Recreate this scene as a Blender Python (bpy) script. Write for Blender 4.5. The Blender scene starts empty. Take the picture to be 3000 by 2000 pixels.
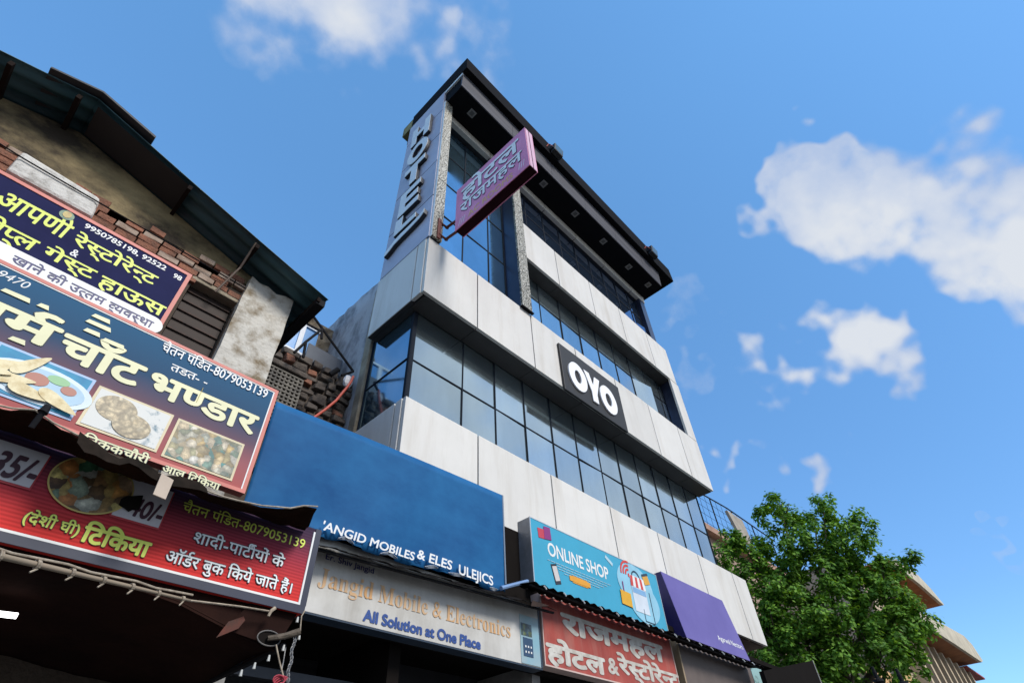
import bpy, bmesh, math, random
from mathutils import Vector, Matrix
random.seed(7)
SC = bpy.context.scene
COL = SC.collection
# ------------------------------------------------------------------ camera
RX, RY, RZ = ((0.68844028, -0.72394086, -0.04426760), (0.48614105, 0.50587407, -0.71257161), (0.53825353, 0.46904270, 0.70020146))
FPX, CAMH = 1575.17, 1.6
cam = bpy.data.cameras.new('camera'); cam.sensor_width = 36.0; cam.lens = FPX / 3000 * 36
cam.clip_start = 0.05; cam.clip_end = 3000
camo = bpy.data.objects.new('camera', cam); COL.objects.link(camo)
M = Matrix.Identity(4)
for i in range(3):
    M[i][0] = RX[i]; M[i][1] = -RY[i]; M[i][2] = -RZ[i]
M[2][3] = CAMH
camo.matrix_world = M
SC.camera = camo

def ray(px, py):
    a, b = px - 1500, py - 1000
    return Vector([a * RX[i] + b * RY[i] + FPX * RZ[i] for i in range(3)])
def at(px, py, y):
    """point of the plane y seen in the direction of photo pixel px, py"""
    d = ray(px, py); d = d / d.y * y
    return Vector((d.x, d.y, d.z + CAMH))
def atx(px, py, x):
    d = ray(px, py); d = d / d.x * x
    return Vector((d.x, d.y, d.z + CAMH))
def Z1(a, b): return (.4464 * a, 100 + .4464 * b)
def Z2(a, b): return (.3827 * a, 700 + .3827 * b)
def Z3(a, b): return (.4145 * a, 1150 + .4145 * b)
def Z4(a, b): return (.4039 * a, 1500 + .4039 * b)
def Z5(a, b): return (.2232 * a, 1150 + .2232 * b)
def Z6(a, b): return (780 + .2551 * a, 880 + .2551 * b)
def ZJ(a, b): return (800 + .3827 * a, 1500 + .3827 * b)
def ZO(a, b): return (1450 + .3827 * a, 1450 + .3827 * b)
def ZP(a, b): return (1900 + .2551 * a, 1780 + .2551 * b)
def ZK(a, b): return (600 + .2232 * a, 1650 + .2232 * b)
def ZR(a, b): return (2500 + .2232 * a, 1650 + .2232 * b)
def ZT(a, b): return (2000 + .4039 * a, 1400 + .4039 * b)

# ------------------------------------------------------------------ sun, sky, exposure
SUN_EL, SUN_AZ = math.radians(42), math.radians(176)      # azimuth clockwise from +Y
sd = Vector((math.sin(SUN_AZ) * math.cos(SUN_EL), math.cos(SUN_AZ) * math.cos(SUN_EL), math.sin(SUN_EL)))
sun = bpy.data.lights.new('sun', 'SUN'); sun.energy = 2.05; sun.angle = math.radians(18); sun.color = (1.0, 0.96, 0.90)
suno = bpy.data.objects.new('sun', sun); COL.objects.link(suno)
suno.rotation_mode = 'QUATERNION'; suno.rotation_quaternion = sd.to_track_quat('Z', 'Y')
SC.view_settings.view_transform = 'Standard'; SC.view_settings.look = 'None'
SC.view_settings.exposure = 0.75; SC.view_settings.gamma = 1.0

world = bpy.data.worlds.new('World'); SC.world = world; world.use_nodes = True
wn, wl = world.node_tree.nodes, world.node_tree.links
bg = wn['Background']; bg.inputs['Strength'].default_value = 0.10
sky = wn.new('ShaderNodeTexSky'); sky.sky_type = 'NISHITA'; sky.sun_disc = False
sky.sun_elevation = SUN_EL; sky.sun_rotation = SUN_AZ; sky.air_density = 1.0; sky.dust_density = 0.15; sky.ozone_density = 1.5
def mth(op, a, b=None, c=None, clamp=False):
    n = wn.new('ShaderNodeMath'); n.operation = op; n.use_clamp = clamp
    for i, v in enumerate((a, b, c)):
        if v is None: continue
        if isinstance(v, (int, float)): n.inputs[i].default_value = v
        else: wl.new(v, n.inputs[i])
    return n.outputs[0]
tc = wn.new('ShaderNodeTexCoord')
def wnoise(scale, detail, rough, vec):
    n = wn.new('ShaderNodeTexNoise'); n.inputs['Scale'].default_value = scale; n.inputs['Detail'].default_value = detail
    n.inputs['Roughness'].default_value = rough; wl.new(vec, n.inputs['Vector']); return n
warp = wnoise(3.2, 4, 0.6, tc.outputs['Generated'])
sub = wn.new('ShaderNodeVectorMath'); sub.operation = 'SUBTRACT'; wl.new(warp.outputs['Color'], sub.inputs[0]); sub.inputs[1].default_value = (.5, .5, .5)
scl = wn.new('ShaderNodeVectorMath'); scl.operation = 'SCALE'; wl.new(sub.outputs[0], scl.inputs[0]); scl.inputs['Scale'].default_value = 0.07
add = wn.new('ShaderNodeVectorMath'); add.operation = 'ADD'; wl.new(tc.outputs['Generated'], add.inputs[0]); wl.new(scl.outputs[0], add.inputs[1])
total = None
LOBES = [(1010, 60, 260, 1.1), (1150, 170, 190, 1.0), (850, 30, 210, .75), (1300, 20, 170, .5), (700, 20, 150, .5),
         (2540, 640, 175, 1.1), (2720, 640, 190, 1.2), (2960, 560, 240, 1.3), (2880, 740, 170, 1.05), (2440, 560, 105, .95), (2840, 600, 200, 1.1),
         (2370, 1050, 185, 1.75), (2520, 1080, 165, 1.5), (2430, 1190, 130, 1.5),
         (2185, 1285, 95, .95), (2225, 1185, 80, .6), (1995, 1100, 80, .45), (2995, 1325, 60, .6), (2995, 1465, 70, .6), (1900, 900, 80, .40),
         (-700, 300, 500, .8)]
for px, py, r, s in LOBES:
    c = ray(px, py).normalized(); e = ray(px + r * .7, py + r * .7).normalized(); ang = c.angle(e)
    dp = wn.new('ShaderNodeVectorMath'); dp.operation = 'DOT_PRODUCT'; wl.new(add.outputs[0], dp.inputs[0]); dp.inputs[1].default_value = c
    mr = wn.new('ShaderNodeMapRange'); mr.interpolation_type = 'SMOOTHSTEP'; wl.new(dp.outputs['Value'], mr.inputs[0])
    mr.inputs[1].default_value = math.cos(ang * 1.7); mr.inputs[2].default_value = math.cos(ang * .05); mr.inputs[3].default_value = 0; mr.inputs[4].default_value = s
    total = mr.outputs[0] if total is None else mth('MAXIMUM', total, mr.outputs[0])
# broad white cloud over the other side of the street (seen in the glass only)
sepw = wn.new('ShaderNodeSeparateXYZ'); wl.new(tc.outputs['Generated'], sepw.inputs[0])
back = wn.new('ShaderNodeMapRange'); back.interpolation_type = 'SMOOTHSTEP'; wl.new(mth('MULTIPLY_ADD', mth('SUBTRACT', sepw.outputs['Z'], .45), .9, sepw.outputs['Y']), back.inputs[0])
back.inputs[1].default_value = -0.10; back.inputs[2].default_value = -0.38; back.inputs[3].default_value = 0; back.inputs[4].default_value = 1.0
total = mth('MAXIMUM', total, back.outputs[0])
fb = wnoise(7.0, 12, 0.60, tc.outputs['Generated'])
al = mth('MULTIPLY_ADD', mth('SUBTRACT', fb.outputs['Fac'], .5), 1.5, total)
am = wn.new('ShaderNodeMapRange'); am.interpolation_type = 'SMOOTHSTEP'; wl.new(al, am.inputs[0])
am.inputs[1].default_value = .34; am.inputs[2].default_value = 1.10; am.inputs[3].default_value = 0; am.inputs[4].default_value = .95
fl = wnoise(6.0, 4, 0.5, add.outputs[0])
cr = wn.new('ShaderNodeValToRGB'); wl.new(mth('MULTIPLY_ADD', mth('SUBTRACT', fl.outputs['Fac'], .5), 1.5, mth('MULTIPLY', al, .52)), cr.inputs[0])
cr.color_ramp.elements[0].position = .25; cr.color_ramp.elements[0].color = (.50, .64, .92, 1)
cr.color_ramp.elements[1].position = .75; cr.color_ramp.elements[1].color = (.90, .94, 1.0, 1)
cs = wn.new('ShaderNodeVectorMath'); cs.operation = 'SCALE'; wl.new(cr.outputs[0], cs.inputs[0]); cs.inputs['Scale'].default_value = 5.0
tint = wn.new('ShaderNodeMix'); tint.data_type = 'RGBA'; tint.blend_type = 'MULTIPLY'; tint.inputs[0].default_value = 1
wl.new(sky.outputs[0], tint.inputs[6])
elev = wn.new('ShaderNodeSeparateXYZ'); wl.new(tc.outputs['Generated'], elev.inputs[0])
tr0 = wn.new('ShaderNodeValToRGB'); wl.new(elev.outputs['Z'], tr0.inputs[0])
tr0.color_ramp.elements[0].position = .25; tr0.color_ramp.elements[0].color = (.85, 1.22, 1.53, 1)
tr0.color_ramp.elements[1].position = .90; tr0.color_ramp.elements[1].color = (1.12, 1.74, 1.95, 1)
side = wn.new('ShaderNodeVectorMath'); side.operation = 'DOT_PRODUCT'; wl.new(tc.outputs['Generated'], side.inputs[0]); side.inputs[1].default_value = (.69, -.72, 0)
sm = wn.new('ShaderNodeMapRange'); wl.new(side.outputs['Value'], sm.inputs[0]); sm.inputs[1].default_value = -.55; sm.inputs[2].default_value = .75; sm.inputs[3].default_value = 1.10; sm.inputs[4].default_value = .80
ts = wn.new('ShaderNodeVectorMath'); ts.operation = 'SCALE'; wl.new(tr0.outputs[0], ts.inputs[0]); wl.new(sm.outputs[0], ts.inputs['Scale'])
wl.new(ts.outputs[0], tint.inputs[7])
SKYTINT = tint
cm = wn.new('ShaderNodeMix'); cm.data_type = 'RGBA'; wl.new(am.outputs[0], cm.inputs[0]); wl.new(tint.outputs[2], cm.inputs[6]); wl.new(cs.outputs[0], cm.inputs[7])
wl.new(cm.outputs[2], bg.inputs['Color'])

# ------------------------------------------------------------------ materials
MATS = {}
def mat(name, c, rough=.6, metal=0.0, var=.12, scale=4.0, c2=None, lo=.35, hi=.65, stretch=None, bump=0.0, bscale=40.0, spec=.4,
        streak=0.0, streakc=(.25, .2, .14), emit=0.0, detail=6, coat=0):
    """plain procedural surface: a noise between two colours, optional vertical streaks of dirt, optional bump"""
    m = bpy.data.materials.new(name); m.use_nodes = True; n, l = m.node_tree.nodes, m.node_tree.links
    b = n['Principled BSDF']; b.inputs['Roughness'].default_value = rough; b.inputs['Metallic'].default_value = metal
    b.inputs['Specular IOR Level'].default_value = spec; b.inputs['Coat Weight'].default_value = coat
    t = n.new('ShaderNodeTexCoord'); mp = n.new('ShaderNodeMapping'); l.new(t.outputs['Object'], mp.inputs[0])
    if stretch: mp.inputs['Scale'].default_value = stretch
    ns = n.new('ShaderNodeTexNoise'); ns.inputs['Scale'].default_value = scale; ns.inputs['Detail'].default_value = detail; ns.inputs['Roughness'].default_value = .65
    l.new(mp.outputs[0], ns.inputs['Vector'])
    r = n.new('ShaderNodeValToRGB'); l.new(ns.outputs['Fac'], r.inputs[0])
    if c2 is None: c2 = tuple(v * (1 - var) for v in c); c = tuple(min(1, v * (1 + var * .5)) for v in c)
    r.color_ramp.elements[0].position = lo; r.color_ramp.elements[0].color = (*c2, 1)
    r.color_ramp.elements[1].position = hi; r.color_ramp.elements[1].color = (*c, 1)
    out = r.outputs[0]
    if streak:
        mp2 = n.new('ShaderNodeMapping'); l.new(t.outputs['Object'], mp2.inputs[0]); mp2.inputs['Scale'].default_value = (1, 1, .12)
        n2 = n.new('ShaderNodeTexNoise'); n2.inputs['Scale'].default_value = 3.1; n2.inputs['Detail'].default_value = 7; n2.inputs['Roughness'].default_value = .7; l.new(mp2.outputs[0], n2.inputs['Vector'])
        r2 = n.new('ShaderNodeMapRange'); l.new(n2.outputs['Fac'], r2.inputs[0]); r2.inputs[1].default_value = .47; r2.inputs[2].default_value = .78; r2.inputs[3].default_value = 0; r2.inputs[4].default_value = streak
        mx = n.new('ShaderNodeMix'); mx.data_type = 'RGBA'; l.new(r2.outputs[0], mx.inputs[0]); l.new(out, mx.inputs[6]); mx.inputs[7].default_value = (*streakc, 1); out = mx.outputs[2]
    l.new(out, b.inputs['Base Color'])
    if bump:
        nb = n.new('ShaderNodeTexNoise'); nb.inputs['Scale'].default_value = bscale; nb.inputs['Detail'].default_value = 5; l.new(t.outputs['Object'], nb.inputs['Vector'])
        bp = n.new('ShaderNodeBump'); bp.inputs['Strength'].default_value = bump; bp.inputs['Distance'].default_value = .02; l.new(nb.outputs['Fac'], bp.inputs['Height']); l.new(bp.outputs[0], b.inputs['Normal'])
    if emit:
        b.inputs['Emission Color'].default_value = (*c, 1); b.inputs['Emission Strength'].default_value = emit
    MATS[name] = m
    return m

white_acp = mat('white_cladding', (.70, .675, .63), .5, spec=.2, bump=.08, bscale=1.3, var=.06, scale=1.2, streak=.55, streakc=(.42, .36, .28))
acp_back = mat('dark_joint', (.03, .03, .035), .8)
soffit_m = mat('shade_dark_soffit', (.055, .05, .048), .5)  # shade under the white bands is put into this dark grey
black_m = mat('black_canopy', (.010, .010, .012), .9, spec=.05)
fascia_m = mat('grey_brushed_fascia', (.085, .085, .10), .7, .0, spec=.15, var=.3, scale=2, stretch=(.4, 1, 6))
cream_m = mat('cream_lintel', (.70, .66, .58), .5, var=.1)
hotel_blue = mat('blue_grey_cladding', (.43, .43, .52), .42, .0, var=.15, scale=1.0)
letter_grey = mat('metal_letter', (.72, .75, .76), .5, 0, var=.06)
letter_side = mat('letter_return', (.03, .03, .035), .5)
glass_front = mat('tinted_mirror_glass', (.55, .68, .73), .06, .92, var=.10, scale=1.6, stretch=(1, 1, .35))
glass_blue = mat('deep_blue_glass', (.27, .47, .62), .04, .92, var=.12, scale=1.5)
glass_dark = mat('dark_top_glass', (.13, .21, .36), .05, .9, var=.1)
mull_m = mat('dark_mullion', (.015, .02, .03), .8, 0, spec=.1)
navy_m = mat('navy_reveal', (.035, .045, .085), .3, .3)
concrete_m = mat('raw_concrete', (.30, .29, .27), .9, c2=(.16, .15, .14), scale=2.5, bump=.4)
plaster_m = mat('stained_wall_plaster', (.40, .39, .40), .9, c2=(.12, .115, .12), scale=2.2, lo=.36, hi=.56, bump=.6, bscale=14, stretch=(1, 1, .6))
beige_m = mat('beige_plaster', (.36, .31, .23), .9, c2=(.20, .16, .11), scale=3, bump=.4)
ochre_m = mat('mottled_ochre_plaster', (.40, .31, .16), .9, c2=(.04, .03, .02), scale=1.5, lo=.36, hi=.66, bump=.4, detail=9, stretch=(1, 1, 1.6))
brick_m = mat('old_red_brick', (.30, .125, .075), .9, c2=(.15, .075, .05), scale=9, bump=.8, bscale=60)
brick_pale = mat('pale_mortared_brick', (.38, .30, .24), .9, c2=(.22, .15, .11), scale=9, bump=.6)
mortar_m = mat('dark_mortar', (.08, .06, .045), .95, bump=.5)
pillar_m = mat('peeling_white_pillar', (.55, .52, .46), .9, c2=(.20, .15, .09), scale=6, lo=.32, hi=.55, bump=.5, bscale=25)
stone_m = mat('dark_rubble_stone', (.13, .105, .085), .95, c2=(.05, .04, .035), scale=5, bump=.8, bscale=30)
jali_m = mat('grey_cement_lattice', (.20, .18, .15), .95, c2=(.10, .09, .08), scale=8)
teal_m = mat('teal_roof_sheet', (.065, .15, .17), .5, .1, c2=(.025, .05, .06), scale=1.6, stretch=(.5, 3, 1))
rust_m = mat('rusty_steel', (.07, .04, .03), .7, .3, c2=(.03, .022, .02), scale=12)
dkwood_m = mat('dark_window_shutter', (.035, .022, .016), .7)
pole_m = mat('black_pipe', (.012, .012, .014), .8, 0, spec=.15)
red_cable_m = mat('red_cable', (.55, .09, .05), .5)
asphalt_m = mat('asphalt', (.055, .053, .05), .9, scale=20, bump=.3)
earth_m = mat('dusty_ground', (.17, .145, .115), .95, c2=(.10, .085, .07), scale=3)
shutter_m = mat('dark_rolling_shutter', (.03, .03, .033), .6, .2, stretch=(.2, 1, 25), scale=2, var=.5)
dark_m = mat('near_black_interior', (.012, .010, .009), .95, spec=.05)  # plain near-black for recesses, holes and dark boards
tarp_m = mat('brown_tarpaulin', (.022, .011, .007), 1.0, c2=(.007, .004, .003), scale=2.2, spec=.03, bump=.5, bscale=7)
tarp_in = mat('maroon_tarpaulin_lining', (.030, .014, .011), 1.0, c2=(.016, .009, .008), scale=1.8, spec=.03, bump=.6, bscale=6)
pipe_white = mat('cream_pole', (.25, .205, .15), .8, c2=(.28, .22, .16), scale=9)
rope_m = mat('pale_rope', (.45, .38, .29), .9, c2=(.25, .2, .15), scale=40)
chain_m = mat('galvanised_chain', (.35, .34, .33), .4, .7)
bulb_m = mat('clear_bulb', (.50, .50, .47), .3)
tube_m = mat('lit_tube', (.95, .96, 1.0), .5, emit=2.6)
leaf_m = None
bark_m = mat('grey_bark', (.16, .12, .09), .95, c2=(.08, .06, .045), scale=8, bump=.6)
pinkwall_m = mat('pinkish_wall', (.42, .30, .24), .9, c2=(.28, .19, .15), scale=1.5)
creamwall_m = mat('cream_wall', (.52, .43, .31), .85, c2=(.36, .29, .21), scale=1.3)
chajja_m = mat('cream_canopy_slab', (.62, .56, .43), .85, c2=(.44, .39, .30), scale=2.5, streak=.4)
chajja_under = mat('bounce_orange_soffit', (.42, .16, .05), .8, c2=(.28, .10, .03), scale=2)  # orange of light bounced up from below, put into the soffit colour
bldg_dark = mat('dark_opening', (.02, .018, .016), .6)

def vary(m, amt):
    """each panel or pane comes from the factory a little lighter or darker"""
    n, l = m.node_tree.nodes, m.node_tree.links; b = n['Principled BSDF']
    src = b.inputs['Base Color'].links[0].from_socket
    oi = n.new('ShaderNodeObjectInfo'); mr = n.new('ShaderNodeMapRange'); l.new(oi.outputs['Random'], mr.inputs[0]); mr.inputs[3].default_value = 1 - amt; mr.inputs[4].default_value = 1 + amt * .4
    s = n.new('ShaderNodeVectorMath'); s.operation = 'SCALE'; l.new(src, s.inputs[0]); l.new(mr.outputs[0], s.inputs['Scale']); l.new(s.outputs[0], b.inputs['Base Color'])
vary(white_acp, .06); vary(glass_front, .26); vary(glass_blue, .22); vary(glass_dark, .2); vary(hotel_blue, .08)
def smear(m, lo, hi, scale):
    n, l = m.node_tree.nodes, m.node_tree.links; b = n['Principled BSDF']
    t = n.new('ShaderNodeTexCoord'); mp = n.new('ShaderNodeMapping'); mp.inputs['Scale'].default_value = (1, 1, .25); l.new(t.outputs['Object'], mp.inputs[0])
    ns = n.new('ShaderNodeTexNoise'); ns.inputs['Scale'].default_value = scale; ns.inputs['Detail'].default_value = 6; l.new(mp.outputs[0], ns.inputs['Vector'])
    mr = n.new('ShaderNodeMapRange'); l.new(ns.outputs['Fac'], mr.inputs[0]); mr.inputs[1].default_value = .35; mr.inputs[2].default_value = .7; mr.inputs[3].default_value = lo; mr.inputs[4].default_value = hi; l.new(mr.outputs[0], b.inputs['Roughness'])
smear(glass_front, .04, .13, 2.5); smear(glass_blue, .03, .14, 2.0)
# ------------------------------------------------------------------ object helpers
def tag(o, label=None, cat=None, group=None, kind=None):
    if label: o['label'] = label
    if cat: o['category'] = cat
    if group: o['group'] = group
    if kind: o['kind'] = kind
    return o
def thing(name, label, cat, loc, group=None):
    o = bpy.data.objects.new(name, None); COL.objects.link(o); o.location = loc; o.empty_display_size = .2
    return tag(o, label, cat, group)
def wloc(o):
    v = Vector((0, 0, 0))
    while o: v += o.location; o = o.parent
    return v
class MB:
    def __init__(s): s.v = []; s.f = []; s.mi = []; s.k = 0
    def face(s, pts, mi=None):
        i = len(s.v); s.v += [Vector(p) for p in pts]; s.f.append(tuple(range(i, i + len(pts)))); s.mi.append(s.k if mi is None else mi); return s
    def box(s, x0, x1, y0, y1, z0, z1):
        P = [Vector((x, y, z)) for z in (z0, z1) for y in (y0, y1) for x in (x0, x1)]
        return s.hexa(P)
    def hexa(s, P):
        i = len(s.v); s.v += [Vector(p) for p in P]
        for q in ((0, 2, 3, 1), (4, 5, 7, 6), (0, 1, 5, 4), (2, 6, 7, 3), (0, 4, 6, 2), (1, 3, 7, 5)):
            s.f.append(tuple(i + a for a in q)); s.mi.append(s.k)
        return s
    def prism(s, poly, d):
        """polygon of 3-D points pushed along d"""
        d = Vector(d); n = len(poly); i = len(s.v); s.v += [Vector(p) for p in poly] + [Vector(p) + d for p in poly]
        s.f.append(tuple(range(i, i + n))); s.f.append(tuple(range(i + 2 * n - 1, i + n - 1, -1)))
        s.mi += [s.k, s.k]
        for a in range(n):
            b = (a + 1) % n; s.f.append((i + a, i + n + a, i + n + b, i + b)); s.mi.append(s.k)
        return s
    def tube(s, pts, r, n=8, r2=None, cap=True):
        pts = [Vector(p) for p in pts]; m = len(pts); i0 = len(s.v)
        up = None
        for k, p in enumerate(pts):
            t = (pts[min(k + 1, m - 1)] - pts[max(k - 1, 0)]).normalized()
            if up is None: up = t.orthogonal().normalized()
            up = (up - t * up.dot(t)).normalized(); w = t.cross(up)
            rr = r if r2 is None else r + (r2 - r) * k / max(1, m - 1)
            for j in range(n):
                a = 2 * math.pi * j / n; s.v.append(p + (up * math.cos(a) + w * math.sin(a)) * rr)
        for k in range(m - 1):
            for j in range(n):
                a, b = i0 + k * n + j, i0 + k * n + (j + 1) % n
                s.f.append((a, b, b + n, a + n)); s.mi.append(s.k)
        if cap:
            s.f.append(tuple(i0 + j for j in reversed(range(n)))); s.f.append(tuple(i0 + (m - 1) * n + j for j in range(n))); s.mi += [s.k, s.k]
        return s
    def grid(s, rows):
        i = len(s.v); w = len(rows[0])
        for r in rows: s.v += [Vector(p) for p in r]
        for a in range(len(rows) - 1):
            for b in range(w - 1):
                q = i + a * w + b; s.f.append((q, q + 1, q + w + 1, q + w)); s.mi.append(s.k)
        return s
    def add(s, verts, faces):
        i = len(s.v); s.v += [Vector(v) for v in verts]
        for f in faces: s.f.append(tuple(i + a for a in f)); s.mi.append(s.k)
        return s
    def build(s, name, m, parent=None, smooth=False, bevel=0, solid=0, fix=True):
        base = wloc(parent) if parent else Vector((0, 0, 0))
        me = bpy.data.meshes.new(name); me.from_pydata([tuple(v - base) for v in s.v], [], s.f)
        for q in (m if isinstance(m, (list, tuple)) else [m]): me.materials.append(q)
        if any(s.mi): me.polygons.foreach_set('material_index', s.mi)
        if fix:
            bm = bmesh.new(); bm.from_mesh(me); bmesh.ops.recalc_face_normals(bm, faces=bm.faces); bm.to_mesh(me); bm.free()
        if smooth: me.polygons.foreach_set('use_smooth', [True] * len(me.polygons))
        me.update()
        o = bpy.data.objects.new(name, me); COL.objects.link(o)
        if parent: o.parent = parent
        if bevel:
            b = o.modifiers.new('bevel', 'BEVEL'); b.width = bevel; b.segments = 2; b.limit_method = 'ANGLE'
        if solid:
            b = o.modifiers.new('solid', 'SOLIDIFY'); b.thickness = solid; b.offset = 0
        return o
def copy_tree(o, parent=None):
    c = o.copy(); COL.objects.link(c); c.parent = parent
    for ch in list(o.children): copy_tree(ch, c)
    return c

# ------------------------------------------------------------------ lettering (built-in font, glyphs set one by one)
GL = {}
def raw(s):
    c = bpy.data.curves.new('t', 'FONT'); c.body = s; c.resolution_u = 4
    o = bpy.data.objects.new('t', c); me = bpy.data.meshes.new_from_object(o)
    v = [(p.co.x, p.co.y) for p in me.vertices]; f = [tuple(p.vertices) for p in me.polygons]
    bpy.data.objects.remove(o); bpy.data.curves.remove(c); bpy.data.meshes.remove(me)
    return v, f
def mx(s):
    v, _ = raw(s); return max(p[0] for p in v)
SEP = {}
def glyph(ch, half=False):
    k = (ch, half)
    if k in GL: return GL[k]
    if 'w' not in SEP: SEP['k'] = mx('कक') - mx('क'); SEP['w'] = mx('कक')
    if ch == ' ': g = ([], [], .27)
    else:
        v, f = raw(ch); adv = mx('क' + ch + 'क') - SEP['w']
        if half:
            bm = bmesh.new(); bv = [bm.verts.new((x, y, 0)) for x, y in v]
            for q in f:
                try: bm.faces.new([bv[i] for i in q])
                except ValueError: pass
            cut = adv * half
            bmesh.ops.bisect_plane(bm, geom=bm.verts[:] + bm.edges[:] + bm.faces[:], plane_co=(cut, 0, 0), plane_no=(1, 0, 0), clear_outer=True)
            bm.verts.ensure_lookup_table(); bm.verts.index_update()
            v = [(p.co.x, p.co.y) for p in bm.verts]; f = [tuple(p.index for p in q.verts) for q in bm.faces]; bm.free(); adv = cut
        g = (v, f, adv)
    GL[k] = g
    return g
HALF = {'स': .66, 'न': .62, 'प': .62, 'ण': .66, 'त': .62, 'च': .62, 'व': .62, 'ल': .66}
REPH = ([(-.30, .62), (-.22, .62), (-.27, .72), (-.22, .80), (-.13, .82), (-.06, .80), (-.05, .87), (-.15, .90), (-.27, .87), (-.35, .76)], [tuple(range(10))], 0)
def layout(s, track=0.0):
    """list of (dx, verts, faces); ~x = half form of x, ^ = reph over the letter before"""
    out = []; x = 0; i = 0
    while i < len(s):
        ch = s[i]
        if ch == '~': g = glyph(s[i + 1], HALF.get(s[i + 1], .65)); i += 2
        elif ch == '^': g = REPH; i += 1
        else: g = glyph(ch); i += 1
        out.append((x, g[0], g[1])); x += g[2] + (track if g[2] > 0 else 0)
    return out, x
def ref_height(kind): return .622 if kind == 'd' else max(p[1] for p in glyph('H')[0])
def letters(mb, s, org, ux, uy, n, kind='d', bold=0.0, shear=0.0, track=0.0, off=0.0):
    """set s with origin org; ux, uy are world vectors of one em, n the outward normal"""
    lay, w = layout(s, track)
    dirs = [(0, 0)] if not bold else [(0, 0)] + [(bold * math.cos(a * math.pi / 4), bold * math.sin(a * math.pi / 4)) for a in range(8)]
    for gi, (dx, v, f) in enumerate(lay):
        for k, (bx, by) in enumerate(dirs):
            d = off + ((gi % 3) * 9 + k) * .00004
            mb.add([org + ux * (dx + x + bx + shear * y) + uy * (y + by) + n * d for x, y in v], f)
def text_on(s, name, m, parent, y, L, Rr, base, head, kind='d', bold=.0, shear=0.0, track=0.0, outline=None, om=None, dy=.0016):
    """line of writing on a wall plane y facing the street: left, right, base-line and head-line given as photo points"""
    x0, x1 = at(*L, y).x, at(*Rr, y).x; zb, zt = at(*base, y).z, at(*head, y).z
    lay, w = layout(s, track); h = zt - zb
    ux = Vector(((x1 - x0) / w, 0, 0)); uy = Vector((0, 0, h / ref_height(kind))); n = Vector((0, -1, 0))
    org = Vector((x0, y - dy, zb))
    if outline:
        ob = MB(); letters(ob, s, org, ux, uy, n, kind, outline, shear, track); ob.build('lettering_outline', om, parent, fix=False)
        org = org + n * .0014
    b = MB(); letters(b, s, org, ux, uy, n, kind, bold, shear, track); return b.build(name, m, parent, fix=False)
def ell(c, rx, rz, n=40, y=None, a0=0, a1=2 * math.pi):
    return [Vector((c.x + rx * math.cos(a0 + (a1 - a0) * i / n), c.y if y is None else y, c.z + rz * math.sin(a0 + (a1 - a0) * i / n))) for i in range(n)]

# ================================================================== GROUND
tag(MB().face([(-300, -300, 0), (300, -300, 0), (300, 300, 0), (-300, 300, 0)]).build('ground', earth_m), kind='structure')
tag(MB().face([(-300, -9, .004), (300, -9, .004), (300, 1.2, .004), (-300, 1.2, .004)]).build('road', asphalt_m), kind='structure')
tag(MB().box(-40, 60, 1.2, 4.6, -.05, .12).build('pavement', concrete_m, bevel=.01), kind='structure')

# ================================================================== HOTEL
H = thing('hotel_building', 'narrow four storey hotel clad in white panels, mirror glass bands and a black roof canopy', 'building', (6.3, 4.0, 0))
YF, G = 3.65, .010
def panels(xs, z0, z1, y0=YF, m=white_acp, d=.05, name='cladding_panel'):
    for a, b in zip(xs[:-1], xs[1:]):
        MB().box(a + G, b - G, y0, y0 + d, z0, z1).build(name, m, H, bevel=.004)
def side_panels(ys, z0, z1, x0, m=white_acp, d=.05, name='side_cladding_panel'):
    for a, b in zip(ys[:-1], ys[1:]):
        MB().box(x0, x0 + d, a + G, b - G, z0, z1).build(name, m, H, bevel=.004)
# structural cores
MB().box(2.80, 9.9, 4.12, 4.88, .1, 13.2).box(6.2, 9.9, 4.88, 10.5, .1, 13.2).build('core_wall', acp_back, H)
MB().box(9.9, 9.95, 4.05, 10.5, 4.0, 13.2).build('end_wall', cream_m, H)
# lowest white band
xs1 = [2.48, 3.51, 4.77, 6.02, 7.22, 8.42, 9.60, 10.14]
panels(xs1, 4.05, 5.11); side_panels([3.70, 3.82, 4.62], 4.05, 5.11, 2.48)
MB().box(2.545, 10.13, 3.71, 4.1, 4.07, 5.10).box(2.545, 2.9, 4.1, 4.60, 4.07, 5.10).build('band_backing', acp_back, H)
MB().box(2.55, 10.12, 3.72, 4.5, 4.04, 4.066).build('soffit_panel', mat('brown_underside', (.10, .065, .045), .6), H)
# first glass strip
def glazing(name, xs, zs, y, m, bar=.015, tilt=.008, skip=()):
    w = MB()
    for x in xs: w.box(x - bar / 2, x + bar / 2, y - .012, y + .05, zs[0], zs[-1])
    for z in zs[1:-1]: w.box(xs[0], xs[-1], y - .010, y + .048, z - bar / 2, z + bar / 2)
    fr = w.build(name, mull_m, H)
    for i, (a, b) in enumerate(zip(xs[:-1], xs[1:])):
        for j, (c, d) in enumerate(zip(zs[:-1], zs[1:])):
            if (i, j) in skip: continue
            t1, t2 = random.uniform(-tilt, tilt), random.uniform(-tilt, tilt)
            q = MB(); e = .006
            q.face([(a + e, y + t1 * (b - a), c + e), (b - e, y - t1 * (b - a) + t2 * .3, c + e), (b - e, y - t1 * (b - a), d - e), (a + e, y + t1 * (b - a) - t2 * .3, d - e)])
            q.build('pane', m, fr, fix=False)
    return fr
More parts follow.
